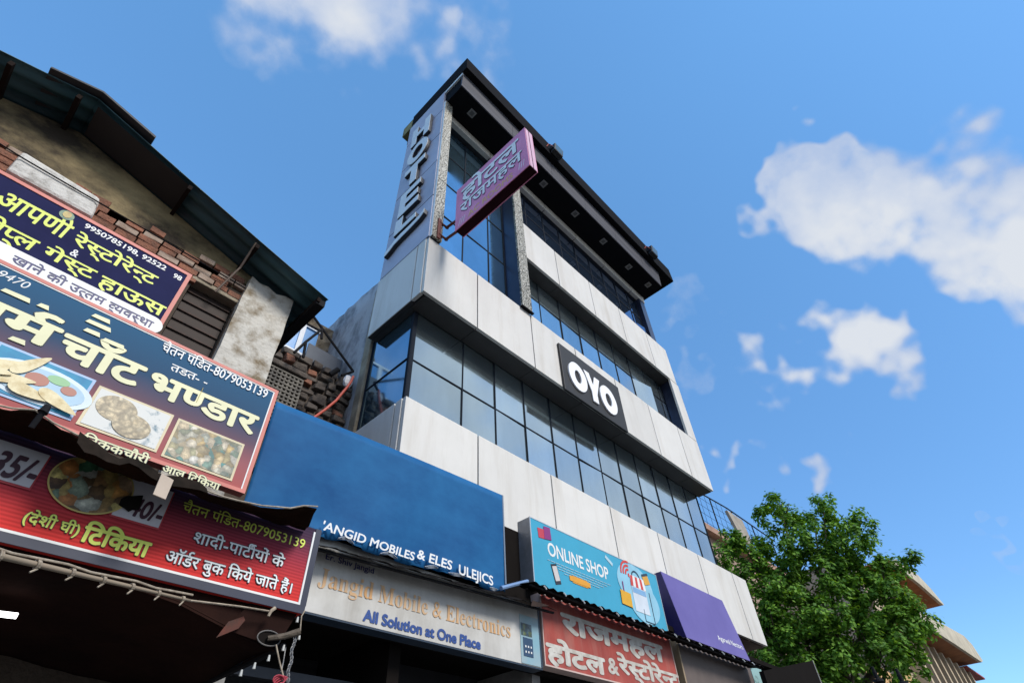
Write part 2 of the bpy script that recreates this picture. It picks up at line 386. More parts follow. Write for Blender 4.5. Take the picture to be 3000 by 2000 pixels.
def glazing_side(name, ys, zs, x, m, bar=.018, tilt=.003):
    w = MB()
    for y in ys: w.box(x - .012, x + .05, y - bar / 2, y + bar / 2, zs[0], zs[-1])
    for z in zs[1:-1]: w.box(x - .010, x + .048, ys[0], ys[-1], z - bar / 2, z + bar / 2)
    fr = w.build(name, mull_m, H)
    for a, b in zip(ys[:-1], ys[1:]):
        for c, d in zip(zs[:-1], zs[1:]):
            t1 = random.uniform(-tilt, tilt); e = .006
            MB().face([(x + t1, a + e, c + e), (x - t1, b - e, c + e), (x - t1, b - e, d - e), (x + t1, a + e, d - e)]).build('pane', m, fr, fix=False)
    return fr
gx = [2.715, 3.56, 4.16, 4.76, 5.36, 5.95, 6.54, 7.12, 7.70, 8.28, 8.85, 9.42, 9.95]
glazing('ribbon_window', gx, [5.02, 6.01, 6.90], 4.0, glass_front)
glazing_side('side_window', [4.0, 4.89], [5.02, 6.03, 6.90], 2.71, glass_blue)
# second white band with its deep soffit
xs2 = [2.55, 3.50, 4.68, 5.83, 7.00, 8.12, 9.22, 10.06]
panels(xs2, 6.84, 8.00); side_panels([3.70, 3.89, 4.83], 6.84, 8.02, 2.55)
MB().box(2.615, 10.05, 3.71, 4.1, 6.86, 7.99).box(2.615, 2.9, 4.1, 4.82, 6.86, 7.99).build('band_backing', acp_back, H)
sx = [2.62] + xs2[1:-1] + [10.05]
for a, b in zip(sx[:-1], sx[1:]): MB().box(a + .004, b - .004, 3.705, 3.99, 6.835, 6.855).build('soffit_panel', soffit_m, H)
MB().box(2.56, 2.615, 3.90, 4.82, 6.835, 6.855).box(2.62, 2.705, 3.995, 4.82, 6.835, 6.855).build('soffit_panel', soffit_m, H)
# third storey: two patterned pilasters framing a tall glass bay
pil_m = bpy.data.materials.new('swirl_relief'); pil_m.use_nodes = True
n_, l_ = pil_m.node_tree.nodes, pil_m.node_tree.links
t_ = n_.new('ShaderNodeTexCoord'); w1 = n_.new('ShaderNodeTexNoise'); w1.inputs['Scale'].default_value = 7; w1.inputs['Detail'].default_value = 2; l_.new(t_.outputs['Object'], w1.inputs['Vector'])
wv = n_.new('ShaderNodeTexWave'); wv.inputs['Scale'].default_value = 6; wv.inputs['Distortion'].default_value = 16; wv.inputs['Detail'].default_value = 1; wv.inputs['Detail Scale'].default_value = 1.6; l_.new(t_.outputs['Object'], wv.inputs['Vector'])
rr = n_.new('ShaderNodeValToRGB'); l_.new(wv.outputs['Fac'], rr.inputs[0])
rr.color_ramp.elements[0].position = .35; rr.color_ramp.elements[0].color = (.05, .045, .03, 1); rr.color_ramp.elements[1].position = .68; rr.color_ramp.elements[1].color = (.40, .39, .34, 1)
e_ = rr.color_ramp.elements.new(.5); e_.color = (.30, .25, .13, 1)
b_ = n_['Principled BSDF']; b_.inputs['Roughness'].default_value = .5; l_.new(rr.outputs[0], b_.inputs['Base Color'])
bp_ = n_.new('ShaderNodeBump'); bp_.inputs['Strength'].default_value = .5; l_.new(wv.outputs['Fac'], bp_.inputs['Height']); l_.new(bp_.outputs[0], b_.inputs['Normal'])
for x0, x1, js in ((2.57, 2.745, (9.62, 11.10)), (4.45, 4.68, (9.49, 11.10))):
    zz = [8.01] + list(js) + [12.735]
    p = MB()
    for a, b in zip(zz[:-1], zz[1:]): p.box(x0, x1, 3.60, 3.64, a + .008, b - .008)
    pp = p.build('patterned_pilaster', pil_m, H)
    MB().box(x0 + .003, x1 - .003, 3.641, 3.94, 8.01, 12.73).build('reveal', navy_m, pp)
MB().box(4.43, 4.71, 3.59, 3.64, 7.985, 8.005).build('sill_trim', black_m, H)
glazing('bay_window', [2.75, 3.43, 4.03, 4.44], [7.9, 9.35, 10.38, 11.42, 12.5], 3.94, glass_blue, bar=.024)
# side of the tower with blue grey panels
zs = [8.03, 9.15, 10.28, 11.32, 12.38, 13.29]
for a, b in zip(zs[:-1], zs[1:]): MB().box(2.55, 2.60, 3.66, 4.79, a + .011, b - .011).build('tower_side_panel', hotel_blue, H, bevel=.004)
MB().box(2.565, 2.56 + .08, 3.61, 3.655, 8.02, 12.73).build('corner_trim', letter_grey, H)
MB().box(2.61, 2.80, 3.96, 4.86, 8.0, 13.28).build('core_wall', acp_back, H)
# third storey strip window, white band above it, right hand strip
glazing('ribbon_window', [4.72, 5.36, 5.97, 6.57, 7.16, 7.76, 8.36, 8.96, 9.54, 9.75], [7.9, 9.04, 9.75], 3.95, glass_front, skip=((6, 0),))
MB().hexa([(8.36, 3.95, 7.98), (8.95, 3.84, 7.98), (8.36, 3.96, 7.98), (8.95, 3.85, 7.98), (8.36, 3.95, 9.02), (8.95, 3.84, 9.02), (8.36, 3.96, 9.02), (8.95, 3.85, 9.02)]).build('open_casement', glass_front, H)
MB().box(9.755, 9.80, 3.70, 4.0, 8.0, 9.59).build('reveal', navy_m, H)
panels([9.68, 10.06], 8.01, 9.58)
MB().box(9.80, 10.05, 3.701, 4.0, 7.995, 9.6).build('band_backing', acp_back, H)
xs3 = [4.73, 5.70, 6.86, 7.98, 9.11, 10.02]
panels(xs3, 9.60, 10.72)
MB().box(4.74, 10.0, 3.701, 4.1, 9.62, 10.71).build('band_backing', acp_back, H)
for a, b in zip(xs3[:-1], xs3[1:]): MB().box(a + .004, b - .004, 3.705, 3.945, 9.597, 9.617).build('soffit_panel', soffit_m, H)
glazing('ribbon_window', [4.70, 5.17, 5.78, 6.37, 6.97, 7.55, 8.10, 8.66, 9.23, 9.65], [10.6, 11.78, 12.5], 3.90, glass_dark, bar=.03)
MB().hexa([(9.28, 3.87, 10.74), (9.62, 3.82, 10.74), (9.28, 3.88, 10.74), (9.62, 3.83, 10.74), (9.28, 3.87, 11.35), (9.62, 3.82, 11.35), (9.28, 3.88, 11.35), (9.62, 3.83, 11.35)]).build('open_casement', glass_dark, H)
MB().box(9.66, 9.90, 3.76, 4.1, 10.72, 12.5).build('reveal', navy_m, H)
panels([2.76, 3.98, 5.77, 6.91, 8.1, 9.3, 9.95], 12.50, 12.735, 3.75, cream_m, .1, 'lintel_panel')
MB().box(2.77, 9.94, 3.80, 4.2, 12.505, 12.73).build('band_backing', acp_back, H)
# roof canopy
can = MB().box(2.60, 9.93, 3.18, 4.9, 12.74, 13.29).build('roof_canopy', black_m, H)
fx = [2.58, 4.05, 5.35, 6.6, 7.85, 9.05, 9.945]
for a, b in zip(fx[:-1], fx[1:]): MB().hexa([(a + .003, 3.155, 12.735), (b - .003, 3.155, 12.735), (a + .003, 3.178, 12.735), (b - .003, 3.178, 12.735), (a + .003, 3.115, 13.29), (b - .003, 3.115, 13.29), (a + .003, 3.178, 13.29), (b - .003, 3.178, 13.29)]).build('fascia_strip', fascia_m, can)
MB().box(2.575, 2.598, 3.18, 4.85, 12.74, 13.29).build('fascia_strip', letter_grey, can) if False else None
MB().box(2.56, 2.598, 3.12, 3.66, 13.20, 13.288).build('edge_trim', letter_grey, can)
MB().box(2.55, 10.55, 2.98, 4.75, 13.295, 13.84).build('upper_slab', black_m, can, bevel=.006)
MB().box(2.55, 2.9, 4.76, 5.08, 13.30, 13.72).build('mossy_end_block', mat('mossy_concrete', (.33, .30, .14), .95, c2=(.12, .11, .05), scale=7, bump=.6), can)
for x, y in ((3.11, 3.42), (5.36, 3.42), (6.49, 3.40), (7.62, 3.40), (8.75, 3.41), (9.64, 3.39)):
    s = .075
    d = MB()
    d.box(x - s, x + s, y - s, y - s + .03, 12.728, 12.74).box(x - s, x + s, y + s - .03, y + s, 12.728, 12.74).box(x - s, x - s + .03, y - s + .03, y + s - .03, 12.728, 12.74).box(x + s - .03, x + s, y - s + .03, y + s - .03, 12.728, 12.74)
    dl = d.build('downlight', mat('downlight_frame', (.25, .24, .23), .5) if 'downlight_frame' not in MATS else MATS['downlight_frame'], can)
    MB().box(x - s + .031, x + s - .031, y - s + .031, y + s - .031, 12.733, 12.739).build('diffuser', mat('downlight_diffuser', (.12, .115, .11), .4) if 'downlight_diffuser' not in MATS else MATS['downlight_diffuser'], dl)
# old side wall behind the clad front
rows = []
for i in range(24):
    y = 4.98 + i * .13
    top = 8.36 + random.uniform(-.02, .02) - (.05 if i > 12 else 0)
    rows.append([(2.74 + random.uniform(-.012, .012), y, z) for z in [.1 + (top - .1) * k / 20 for k in range(21)]])
MB().grid(rows).build('raw_side_wall', plaster_m, H, smooth=True, solid=.12)
MB().box(2.80, 2.95, 4.9, 8.0, .1, 8.3).build('core_wall', concrete_m, H)
MB().box(2.66, 2.80, 4.905, 5.06, 4.0, 8.1).build('plaster_pier', beige_m, H, bevel=.015)
# ground floor of the hotel: dark shop recesses
MB().box(2.5, 10.1, 4.6, 4.7, .12, 4.03).build('shop_shutter', shutter_m, H)
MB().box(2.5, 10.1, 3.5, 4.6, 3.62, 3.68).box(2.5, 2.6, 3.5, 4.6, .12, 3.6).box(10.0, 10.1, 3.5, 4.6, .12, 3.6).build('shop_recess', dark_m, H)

# ---- letters on the tower side
LT = thing('letter_sign', 'vertical metal letters spelling HOTEL on the blue grey tower side', 'sign', (2.53, 4.2, 8.5))
def side_poly(poly, x, d):
    return MB().prism([(x, y, z) for y, z in poly], (d, 0, 0))
def letter_rects(rects, yl, yr, z0, z1):
    """rects in letter units (0..1, 0..1, left to right as read)"""
    b = MB()
    for a, c, e, f in rects:
        ya, yb = yl + (yr - yl) * a, yl + (yr - yl) * e
        b.box(2.485, 2.545, min(ya, yb), max(ya, yb), z0 + (z1 - z0) * c, z0 + (z1 - z0) * f)
    return b
yl, yr = 4.50, 3.95
def two_tone(mb, name):
    o = mb.build(name, letter_side, LT)
    fm = MB(); fm.v = [Vector((v.x - .006 if v.x < 2.5 else 2.4845, v.y, v.z)) for v in mb.v]; fm.f = list(mb.f); fm.mi = list(mb.mi)
    fm.build('letter_face', letter_grey, o); return o
two_tone(letter_rects([(0, 0, .30, 1), (.70, 0, 1, 1), (.30, .39, .70, .61)], yl, yr, 11.80, 12.55), 'letter_h')
o_ = MB(); N = 36; cy, cz = (yl + yr) / 2, 11.33; ro = (.30, .37); ri = (.15, .205)
for k in range(N):
    a, b = 2 * math.pi * k / N, 2 * math.pi * (k + 1) / N
    P = []
    for x in (2.485, 2.545):
        for (r1, r2) in (ro, ri):
            for t in (a, b): P.append((x, cy + r1 * math.cos(t), cz + r2 * math.sin(t)))
    for q in ((0, 1, 3, 2), (0, 4, 5, 1), (2, 3, 7, 6), (4, 6, 7, 5)): o_.face([P[i] for i in q])
two_tone(o_, 'letter_o')
two_tone(letter_rects([(0, .76, 1, 1), (.35, 0, .67, .76)], yl + .02, yr, 10.16, 10.86), 'letter_t')
two_tone(letter_rects([(0, 0, .32, 1), (.32, .78, 1, 1), (.32, .39, .92, .61), (.32, 0, 1, .22)], yl, yr + .02, 9.30, 10.02), 'letter_e')
two_tone(letter_rects([(0, 0, .34, 1), (.34, 0, 1, .30)], yl + .01, yr + .02, 8.80, 9.22), 'letter_l')
ub = MB()
pts = [(4.68, 8.43), (4.55, 8.47), (4.45, 8.53), (4.3, 8.55), (4.05, 8.57), (3.85, 8.60), (3.75, 8.66)]
top = [(y, z + .13 + .015 * math.sin(y * 60)) for y, z in pts]
ub.prism([(2.485, y, z) for y, z in pts] + [(2.485, y, z) for y, z in reversed(top)], (.06, 0, 0)).build('underline_script', letter_side, LT)
MB().prism([(2.479, y, z + .008) for y, z in pts] + [(2.479, y, z) for y, z in reversed(top)], (.0045, 0, 0)).build('underline_face', letter_grey, LT)

# ---- black square logo sign
OY = thing('logo_sign', 'black board with three thick white rounded letters on the middle white band of the hotel', 'sign', (6.14, 3.6, 6.77))
MB().box(5.30, 6.98, 3.605, 3.648, 6.77, 7.755).build('board', mat('matt_black_board', (.022, .022, .022), .55), OY, bevel=.008)
white_letter = mat('white_letter', (.92, .92, .92), .4, var=.01)
def ring(cx, cz, ax, az, bx, bz, y0, y1, sk=0):
    b = MB(); N = 40
    for k in range(N):
        P = []
        for y in (y0, y1):
            for (r1, r2) in ((ax, az), (bx, bz)):
                for t in (2 * math.pi * k / N, 2 * math.pi * (k + 1) / N):
                    P.append((cx + r1 * math.cos(t), y, cz + r2 * math.sin(t)))
        for q in ((0, 1, 3, 2), (0, 4, 5, 1), (2, 3, 7, 6), (4, 6, 7, 5)): b.face([P[i] for i in q])
    return b
ring(5.675, 7.215, .235, .29, .085, .135, 3.578, 3.603).build('letter_o', white_letter, OY)
ring(6.505, 7.195, .235, .29, .085, .135, 3.578, 3.603).build('letter_o', white_letter, OY)
yp = [(5.875, 7.505), (6.02, 7.505), (6.095, 7.27), (6.17, 7.505), (6.315, 7.505), (6.168, 7.10), (6.168, 6.91), (6.022, 6.91), (6.022, 7.10)]
MB().prism([(x, 3.577, z) for x, z in yp], (0, .026, 0)).build('letter_y', white_letter, OY, bevel=.01)

# ---- projecting pink sign box
pink_m = mat('faded_pink_acrylic', (.80, .28, .45), .5, c2=(.66, .20, .35), scale=2.5)
pink_edge = mat('pale_pink_edge', (.62, .36, .48), .5)
PK = thing('projecting_sign', 'faded pink projecting sign box with Hindi lettering on a bracket at the tower corner', 'sign', (2.83, 2.6, 8.0))
px0, px1, pyn, pyf, pz0, pz1 = 2.75, 2.91, 1.915, 3.33, 8.00, 9.09
MB().box(px0 + .012, px1 - .012, pyn + .005, pyf - .005, pz0 + .005, pz1 - .005).build('sign_box', mat('dark_maroon_box', (.022, .006, .009), .9, spec=.05), PK, bevel=.004)
MB().box(px0, px0 + .010, pyn, pyf, pz0, pz1).box(px1 - .010, px1, pyn, pyf, pz0, pz1).build('face_panel', pink_m, PK)
MB().box(px0 + .014, px0 + .07, pyn - .004, pyn + .004, pz0 + .004, pz1 - .004).box(px0 + .085, px1 - .014, pyn - .004, pyn + .004, pz0 + .004, pz1 - .004).build('end_trim', pink_edge, PK)
def side_text(s, m, y_l, y_r, zb, zt, kind, bold, x, shear=0, name='lettering', dark=None):
    lay, w = layout(s)
    ux = Vector((0, (y_r - y_l) / w, 0)); uy = Vector((0, 0, (zt - zb) / ref_height(kind)))
    if dark:
        b = MB(); letters(b, s, Vector((x - .001, y_l, zb - .012)), ux, uy, Vector((-1, 0, 0)), kind, bold + .012, shear); b.build('lettering_shadow', dark, PK, fix=False)
        x -= .006
    b = MB(); letters(b, s, Vector((x - .001, y_l, zb)), ux, uy, Vector((-1, 0, 0)), kind, bold, shear); b.build(name, m, PK, fix=False)
pale_l = mat('pale_raised_letter', (.86, .84, .82), .5); dk_l = mat('plum_letter_edge', (.14, .03, .10), .6)
side_text('होटल', pale_l, 3.20, 2.06, 8.62, 8.93, 'd', .022, px0, dark=dk_l)
side_text('राजमहल', pale_l, 3.22, 2.02, 8.30, 8.53, 'd', .018, px0, dark=dk_l)
side_text('AC ROOMS', mat('orange_letter', (.75, .40, .16), .5), 3.06, 2.20, 8.06, 8.185, 'l', .02, px0)
side_text('///', pale_l, 3.26, 3.12, 8.05, 8.2, 'l', .0, px0); side_text('///', pale_l, 2.10, 1.98, 8.1, 8.25, 'l', .0, px0)
bk = MB()
for z in (8.12, 8.42): bk.tube([(2.80, 3.60, z), (2.83, 3.33, z)], .022, 8).tube([(2.66, 3.585, z), (2.83, 3.58, z)], .018, 8)
bk.box(2.64, 2.70, 3.575, 3.60, 8.02, 8.50)
bk.build('bracket', mat('red_oxide_steel', (.16, .045, .03), .6, .2), PK)

# ---- floodlights on the canopy edge
fl_body = mat('floodlight_body', (.02, .02, .022), .5, .2); fl_glass = mat('floodlight_lens', (.10, .16, .20), .12, .2)
def floodlight(x, label):
    r = thing('floodlight', label, 'floodlight', (x, 2.93, 13.5), 'floodlights along the canopy edge')
    MB().hexa([(x - .15, 2.84, 13.36), (x + .15, 2.84, 13.36), (x - .15, 2.955, 13.33), (x + .15, 2.955, 13.33), (x - .15, 2.80, 13.60), (x + .15, 2.80, 13.60), (x - .15, 2.965, 13.62), (x + .15, 2.965, 13.62)]).build('housing', fl_body, r, bevel=.01)
    MB().hexa([(x - .12, 2.832, 13.39), (x + .12, 2.832, 13.39), (x - .12, 2.839, 13.39), (x + .12, 2.839, 13.39), (x - .12, 2.798, 13.58), (x + .12, 2.798, 13.58), (x - .12, 2.805, 13.58), (x + .12, 2.805, 13.58)]).build('lens', fl_glass, r)
    MB().tube([(x - .16, 2.88, 13.5), (x - .19, 2.90, 13.56), (x - .24, 2.93, 13.58), (x - .26, 2.975, 13.5)], .012, 6).build('cable', red_cable_m, r)
    MB().box(x - .17, x - .15, 2.86, 2.978, 13.44, 13.50).box(x + .15, x + .17, 2.86, 2.978, 13.44, 13.50).build('yoke', fl_body, r)
    return r
floodlight(5.32, 'small black floodlight above the pink projecting sign on the canopy edge')
floodlight(9.4, 'small black floodlight near the right end of the roof canopy')

# ================================================================== BRICK BUILDING ON THE LEFT
B = thing('brick_house', 'old brick building with mottled ochre gable and dark teal corrugated roof', 'building', (-1.5, 4.0, 0))
AX, AZ, EX, EZ = -.93, 6.27, 1.385, 5.615          # ridge and right eave
SL = (AZ - EZ) / (EX - AX)
def roof_z(x): return AZ - SL * abs(x - AX)
# gable wall (plaster) with the window left open
gz = 5.50
wx0, wx1, wz0, wz1 = .345, .735, 4.66, 5.33
def roofpoly(x0, x1): return [(x0, roof_z(x0) - .05), (AX, AZ - .05), (x1, roof_z(x1) - .05)]
MB().prism([(-7, 3.9, gz), (1.17, 3.9, gz)] + [(x, 3.9, z) for x, z in reversed(roofpoly(-7, 1.17))], (0, .22, 0)).build('gable_wall', ochre_m, B)
lw = MB().box(-7, wx0, 3.9, 4.12, .1, gz - .002).box(wx1, 1.17, 3.9, 4.12, .1, gz - .002).box(wx0, wx1, 3.9, 4.12, .1, wz0)
lw.box(wx0, wx1, 3.9, 4.12, wz1 + .05, gz - .002)
lw.build('front_wall', mortar_m, B)
MB().box(1.0, 1.16, 4.13, 9.5, .1, 5.5).box(-7, -6.8, 4.13, 9.5, .1, 4.6).box(-7, 1.16, 9.5, 9.7, .1, 5.0).build('back_wall', concrete_m, B)
# broken brick courses
def bricks(mb, x0, x1, z0, rowsn, y, bw=.155, bh=.061, jig=.006, drop=.0):
    for r in range(rowsn):
        x = x0 - (bw / 2 if r % 2 else 0)
        while x < x1:
            w = bw * random.uniform(.8, 1.12)
            if random.random() > drop:
                mb.k = 1 if random.random() < .28 else 0
                yy = y + random.uniform(-jig, jig * .5); a = random.uniform(-.01, .01)
                z = z0 + r * (bh + .007) + random.uniform(-.004, .004)
                mb.hexa([(x + .005, yy, z + a), (x + w - .006, yy + random.uniform(-.008, .008), z), (x + .005, 3.91, z), (x + w - .006, 3.91, z),
                         (x + .005, yy, z + bh + a), (x + w - .006, yy, z + bh), (x + .005, 3.91, z + bh), (x + w - .006, 3.91, z + bh)])
            x += w
    mb.k = 0
br = MB()
bricks(br, -2.4, .86, 5.37, 3, 3.865, drop=.05); bricks(br, -2.4, .62, 5.575, 1, 3.86, drop=.35)
bricks(br, -.6, .30, 5.30, 1, 3.87); bricks(br, -2.4, -.6, 5.235, 2, 3.87)
br.build('brick_course', [brick_m, brick_pale], B, bevel=.004)
MB().hexa([(-1.02, 3.80, 5.33), (-.46, 3.80, 5.33), (-1.02, 3.9, 5.33), (-.46, 3.9, 5.33), (-1.05, 3.81, 5.60), (-.50, 3.81, 5.57), (-1.05, 3.9, 5.60), (-.50, 3.9, 5.57)]).build('plaster_patch', mat('pale_plaster_patch', (.60, .58, .54), .9, c2=(.30, .28, .25), scale=9, lo=.3, hi=.5, bump=.5), B, bevel=.03)
MB().tube([(-2.2, 3.84, 5.64), (-1.0, 3.79, 5.50), (0, 3.80, 5.49), (.75, 3.83, 5.50)], .006, 5).build('loose_wire', pole_m, B)
# window
MB().box(wx0 + .01, wx1 - .01, 3.97, 4.0, wz0, wz1 + .02).build('window_shutter', dkwood_m, B)
sl = MB()
for i in range(6): sl.box(wx0 + .01, wx1 - .01, 3.955, 3.969, wz0 + .05 + i * .11, wz0 + .065 + i * .11)
sl.build('window_bars', rust_m, B)
MB().box(wx0 - .02, wx1 + .02, 3.87, 4.0, wz1 + .002, wz1 + .048).build('window_lintel', beige_m, B, bevel=.008)
# peeling pillar
def rough_column(x0, x1, y0, y1, z0, z1, nx, nz, j):
    b = MB()
    rws = []
    for k in range(nz + 1):
        z = z0 + (z1 - z0) * k / nz
        rws.append([(x0 + (x1 - x0) * i / nx + random.uniform(-j, j), y0 + random.uniform(-j, j), z + (random.uniform(-.05, .02) if k == nz else 0)) for i in range(nx + 1)])
    b.grid(rws)
    b.grid([[r[0], (x0, y1, r[0][2])] for r in rws]); b.grid([[r[-1], (x1, y1, r[-1][2])] for r in rws])
    b.face(list(rws[-1]) + [(x1, y1, z1), (x0, y1, z1)])
    return b
rough_column(.735, 1.175, 3.82, 4.3, 3.0, 5.66, 5, 18, .008).build('corner_pillar', pillar_m, B)
# corrugated roof on the ridge along Y
def sheet(x0, x1, z0, z1, y0, y1, name, m, amp=.018, pitch=.14):
    n = int((y1 - y0) / pitch * 8); rws = []
    for i in range(n + 1):
        y = y0 + (y1 - y0) * i / n; w = amp * math.sin(2 * math.pi * (y - y0) / pitch)
        rws.append([(x0 + (x1 - x0) * k / 6, y, z0 + (z1 - z0) * k / 6 + w - .012 * math.sin(math.pi * k / 6)) for k in range(7)])
    return MB().grid(rws).build(name, m, B, smooth=True, solid=.006)
rf = thing('roof', None, None, (0, 0, 0)); rf.parent = B; rf.location = (0, 0, 0)
sheet(AX, EX, AZ, EZ, 3.53, 9.6, 'roof_sheet', teal_m)
sheet(AX, -7, AZ, roof_z(-7), 3.53, 9.6, 'roof_sheet', teal_m)
MB().hexa([(AX - .32, 3.47, AZ - .085), (AX, 3.47, AZ + .03), (AX - .32, 9.6, AZ - .085), (AX, 9.6, AZ + .03), (AX - .32, 3.47, AZ - .065), (AX, 3.47, AZ + .05), (AX - .32, 9.6, AZ - .065), (AX, 9.6, AZ + .05)]).hexa([(AX, 3.47, AZ + .03), (AX + .46, 3.47, AZ - .095), (AX, 9.6, AZ + .03), (AX + .46, 9.6, AZ - .095), (AX, 3.47, AZ + .05), (AX + .46, 3.47, AZ - .07), (AX, 9.6, AZ + .05), (AX + .46, 9.6, AZ - .07)]).build('ridge_cap', mat('dark_ridge_cap', (.035, .035, .038), .6, .2), B)
MB().face([(-.90, 3.56, AZ - .05), (-.05, 3.56, roof_z(-.05) - .04), (-.05, 3.89, roof_z(-.05) - .04), (-.90, 3.89, AZ - .05)]).build('dark_soffit_board', mat('near_black_board', (.03, .026, .026), .8), B)  # plain dark face across the roof underside near the ridge
for x in (-2.6, -1.42, -1.02, -.06, .62, 1.30):
    z = roof_z(x) - .055
    MB().box(x - .016, x + .016, 3.535, 9.4, z - .05, z + .0).build('purlin', mat('sooty_purlin', (.02, .014, .012), .9, spec=.05) if 'sooty_purlin' not in MATS else MATS['sooty_purlin'], B)
MB().box(EX - .10, EX - .01, 3.55, 9.5, EZ - .10, EZ - .03).build('eave_board', pole_m, B)
MB().tube([(.60, 3.56, roof_z(.6) - .03), (.60, 3.72, roof_z(.6) - .25), (.53, 3.85, roof_z(.55) - .55)], .010, 6).build('bent_rod', mat('thin_rust_rod', (.20, .15, .12), .6, .3), B)
bpy.data.objects.remove(rf)

# ---- rubble wall and lattice in the gap between the two buildings
RW = thing('rubble_wall', 'dark rubble wall with a cement lattice in the gap beside the hotel', 'wall', (2.0, 5.2, 0))
st = MB(); z = 4.2
MB().box(1.45, 2.66, 5.24, 5.42, .1, 6.33).build('wall_core', mortar_m, RW)
while z < 6.28:
    h = random.uniform(.07, .13); x = 2.02 if z < 6.05 else 1.45
    while x < 2.64:
        w = random.uniform(.10, .24); y = 5.19 + random.uniform(-.03, .03)
        P = [(x, 5.26, z), (x + w - .015, 5.26, z), (x, 5.26, z + h - .012), (x + w - .015, 5.26, z + h - .012)]
        j = lambda s=.018: random.uniform(-s, s)
        st.k = 1 if random.random() < .18 else 0
        st.hexa([(x + .01 + j(), y, z + .008 + j()), (x + w - .02 + j(), y + j(), z + .008 + j()), P[0], P[1], (x + .01 + j(), y + j(), z + h - .02 + j()), (x + w - .02 + j(), y + j(), z + h - .02 + j()), P[2], P[3]])
        x += w
    z += h
st.k = 0
st.build('stones', [stone_m, brick_m], RW, bevel=.012)
la = MB(); n = 10
for i in range(n + 1):
    x = 1.46 + i * .054; la.box(x, x + .022, 5.17, 5.225, 5.20, 5.98)
for i in range(15):
    zz = 5.20 + i * .054; la.box(1.46, 2.02, 5.165, 5.168 + .05, zz, zz + .022)
la.build('cement_lattice', jali_m, RW)
MB().box(1.44, 2.05, 5.14, 5.24, 6.0, 6.08).build('ledge', stone_m, RW, bevel=.02)
tag(MB().tube([Vector(at(*Z6(735, 850), 5.1)), Vector(at(*Z6(830, 790), 5.05))], .035, 10).build('pipe_stub', pole_m), 'short black pipe stub poking out over the rubble wall', 'pipe')
# crumbling far parapet and the blue sheet window behind the gap
tag(rough_column(1.9, 2.70, 6.25, 6.6, 6.2, 8.12, 7, 16, .03).build('crumbling_parapet', mat('crumbling_brick', (.34, .27, .18), .95, c2=(.13, .09, .06), scale=8, bump=.8)), 'crumbling yellowish parapet behind the blue window in the gap', 'wall')
BW = thing('blue_window', 'bright blue window sheet in a white frame glimpsed under the dark roof eave', 'window', (1.9, 5.8, 6.0))
c1, c2_ = at(*Z6(205, 545), 5.8), at(*Z6(612, 345), 5.8)
wz_t = at(*Z6(530, 320), 5.8).z; wz_b = at(*Z6(300, 590), 5.8).z
xa, xb = at(*Z6(205, 545), 5.8).x - .02, at(*Z6(590, 430), 5.8).x
MB().box(xa, xb, 5.80, 5.82, wz_b, wz_t).build('pane', mat('blue_sheet', (.10, .30, .62), .3, var=.15), BW)
fr = MB()
xm = at(*Z6(345, 470), 5.8).x
fr.box(xm, xm + .07, 5.775, 5.799, wz_b + .041, wz_t - .041).box(xa - .04, xb + .02, 5.775, 5.799, wz_b, wz_b + .04).box(xa - .04, xb + .02, 5.775, 5.799, wz_t - .04, wz_t)
fr.build('frame', mat('white_window_frame', (.72, .74, .78), .5), BW)
tag(MB().box(at(*Z6(460, 600), 5.6).x, 2.66, 5.6, 5.62, at(*Z6(500, 690), 5.6).z, at(*Z6(520, 500), 5.6).z).build('mesh_panel', mat('grey_wire_mesh', (.12, .13, .15), .7)), 'grey wire mesh panel standing below the blue window', 'panel')
PF = MB()
for a, b in (((540, 180), (1000, 815)), ((1000, 815), (865, 862)), ((640, 330), (455, 475)), ((455, 475), (425, 655)), ((640, 330), (635, 440)), ((470, 270), (610, 345)), ((455, 475), (320, 600))):
    PF.tube([at(*Z6(*a), 5.0), at(*Z6(*b), 5.0)], .018, 6)
tag(PF.build('bent_pipes', pole_m), 'bent black pipes sticking out over the gap beside the hotel', 'pipes')
cp = [(1000, 870), (975, 930), (925, 1000), (800, 1150), (680, 1250), (560, 1335), (420, 1440)]
tag(MB().tube([at(*Z6(*p), 4.9) for p in cp], .016, 8).build('cable', red_cable_m), 'thick red cable hanging in the gap above the blue sheet', 'cable')
bg_ = MB(); c = at(*Z6(935, 930), 4.95)
bg_.add([(c.x + .07 * math.cos(t) * math.sin(p) * random.uniform(.8, 1.1), c.y + .04 * math.sin(t) * math.sin(p), c.z + .10 * math.cos(p)) for p in [math.pi * k / 6 for k in range(7)] for t in [2 * math.pi * q / 8 for q in range(8)]], [(k * 8 + q, k * 8 + (q + 1) % 8, (k + 1) * 8 + (q + 1) % 8, (k + 1) * 8 + q) for k in range(6) for q in range(8)])
tag(bg_.build('white_bag', mat('white_plastic', (.6, .58, .58), .5)), 'crumpled white plastic bag hanging by the red cable', 'bag')

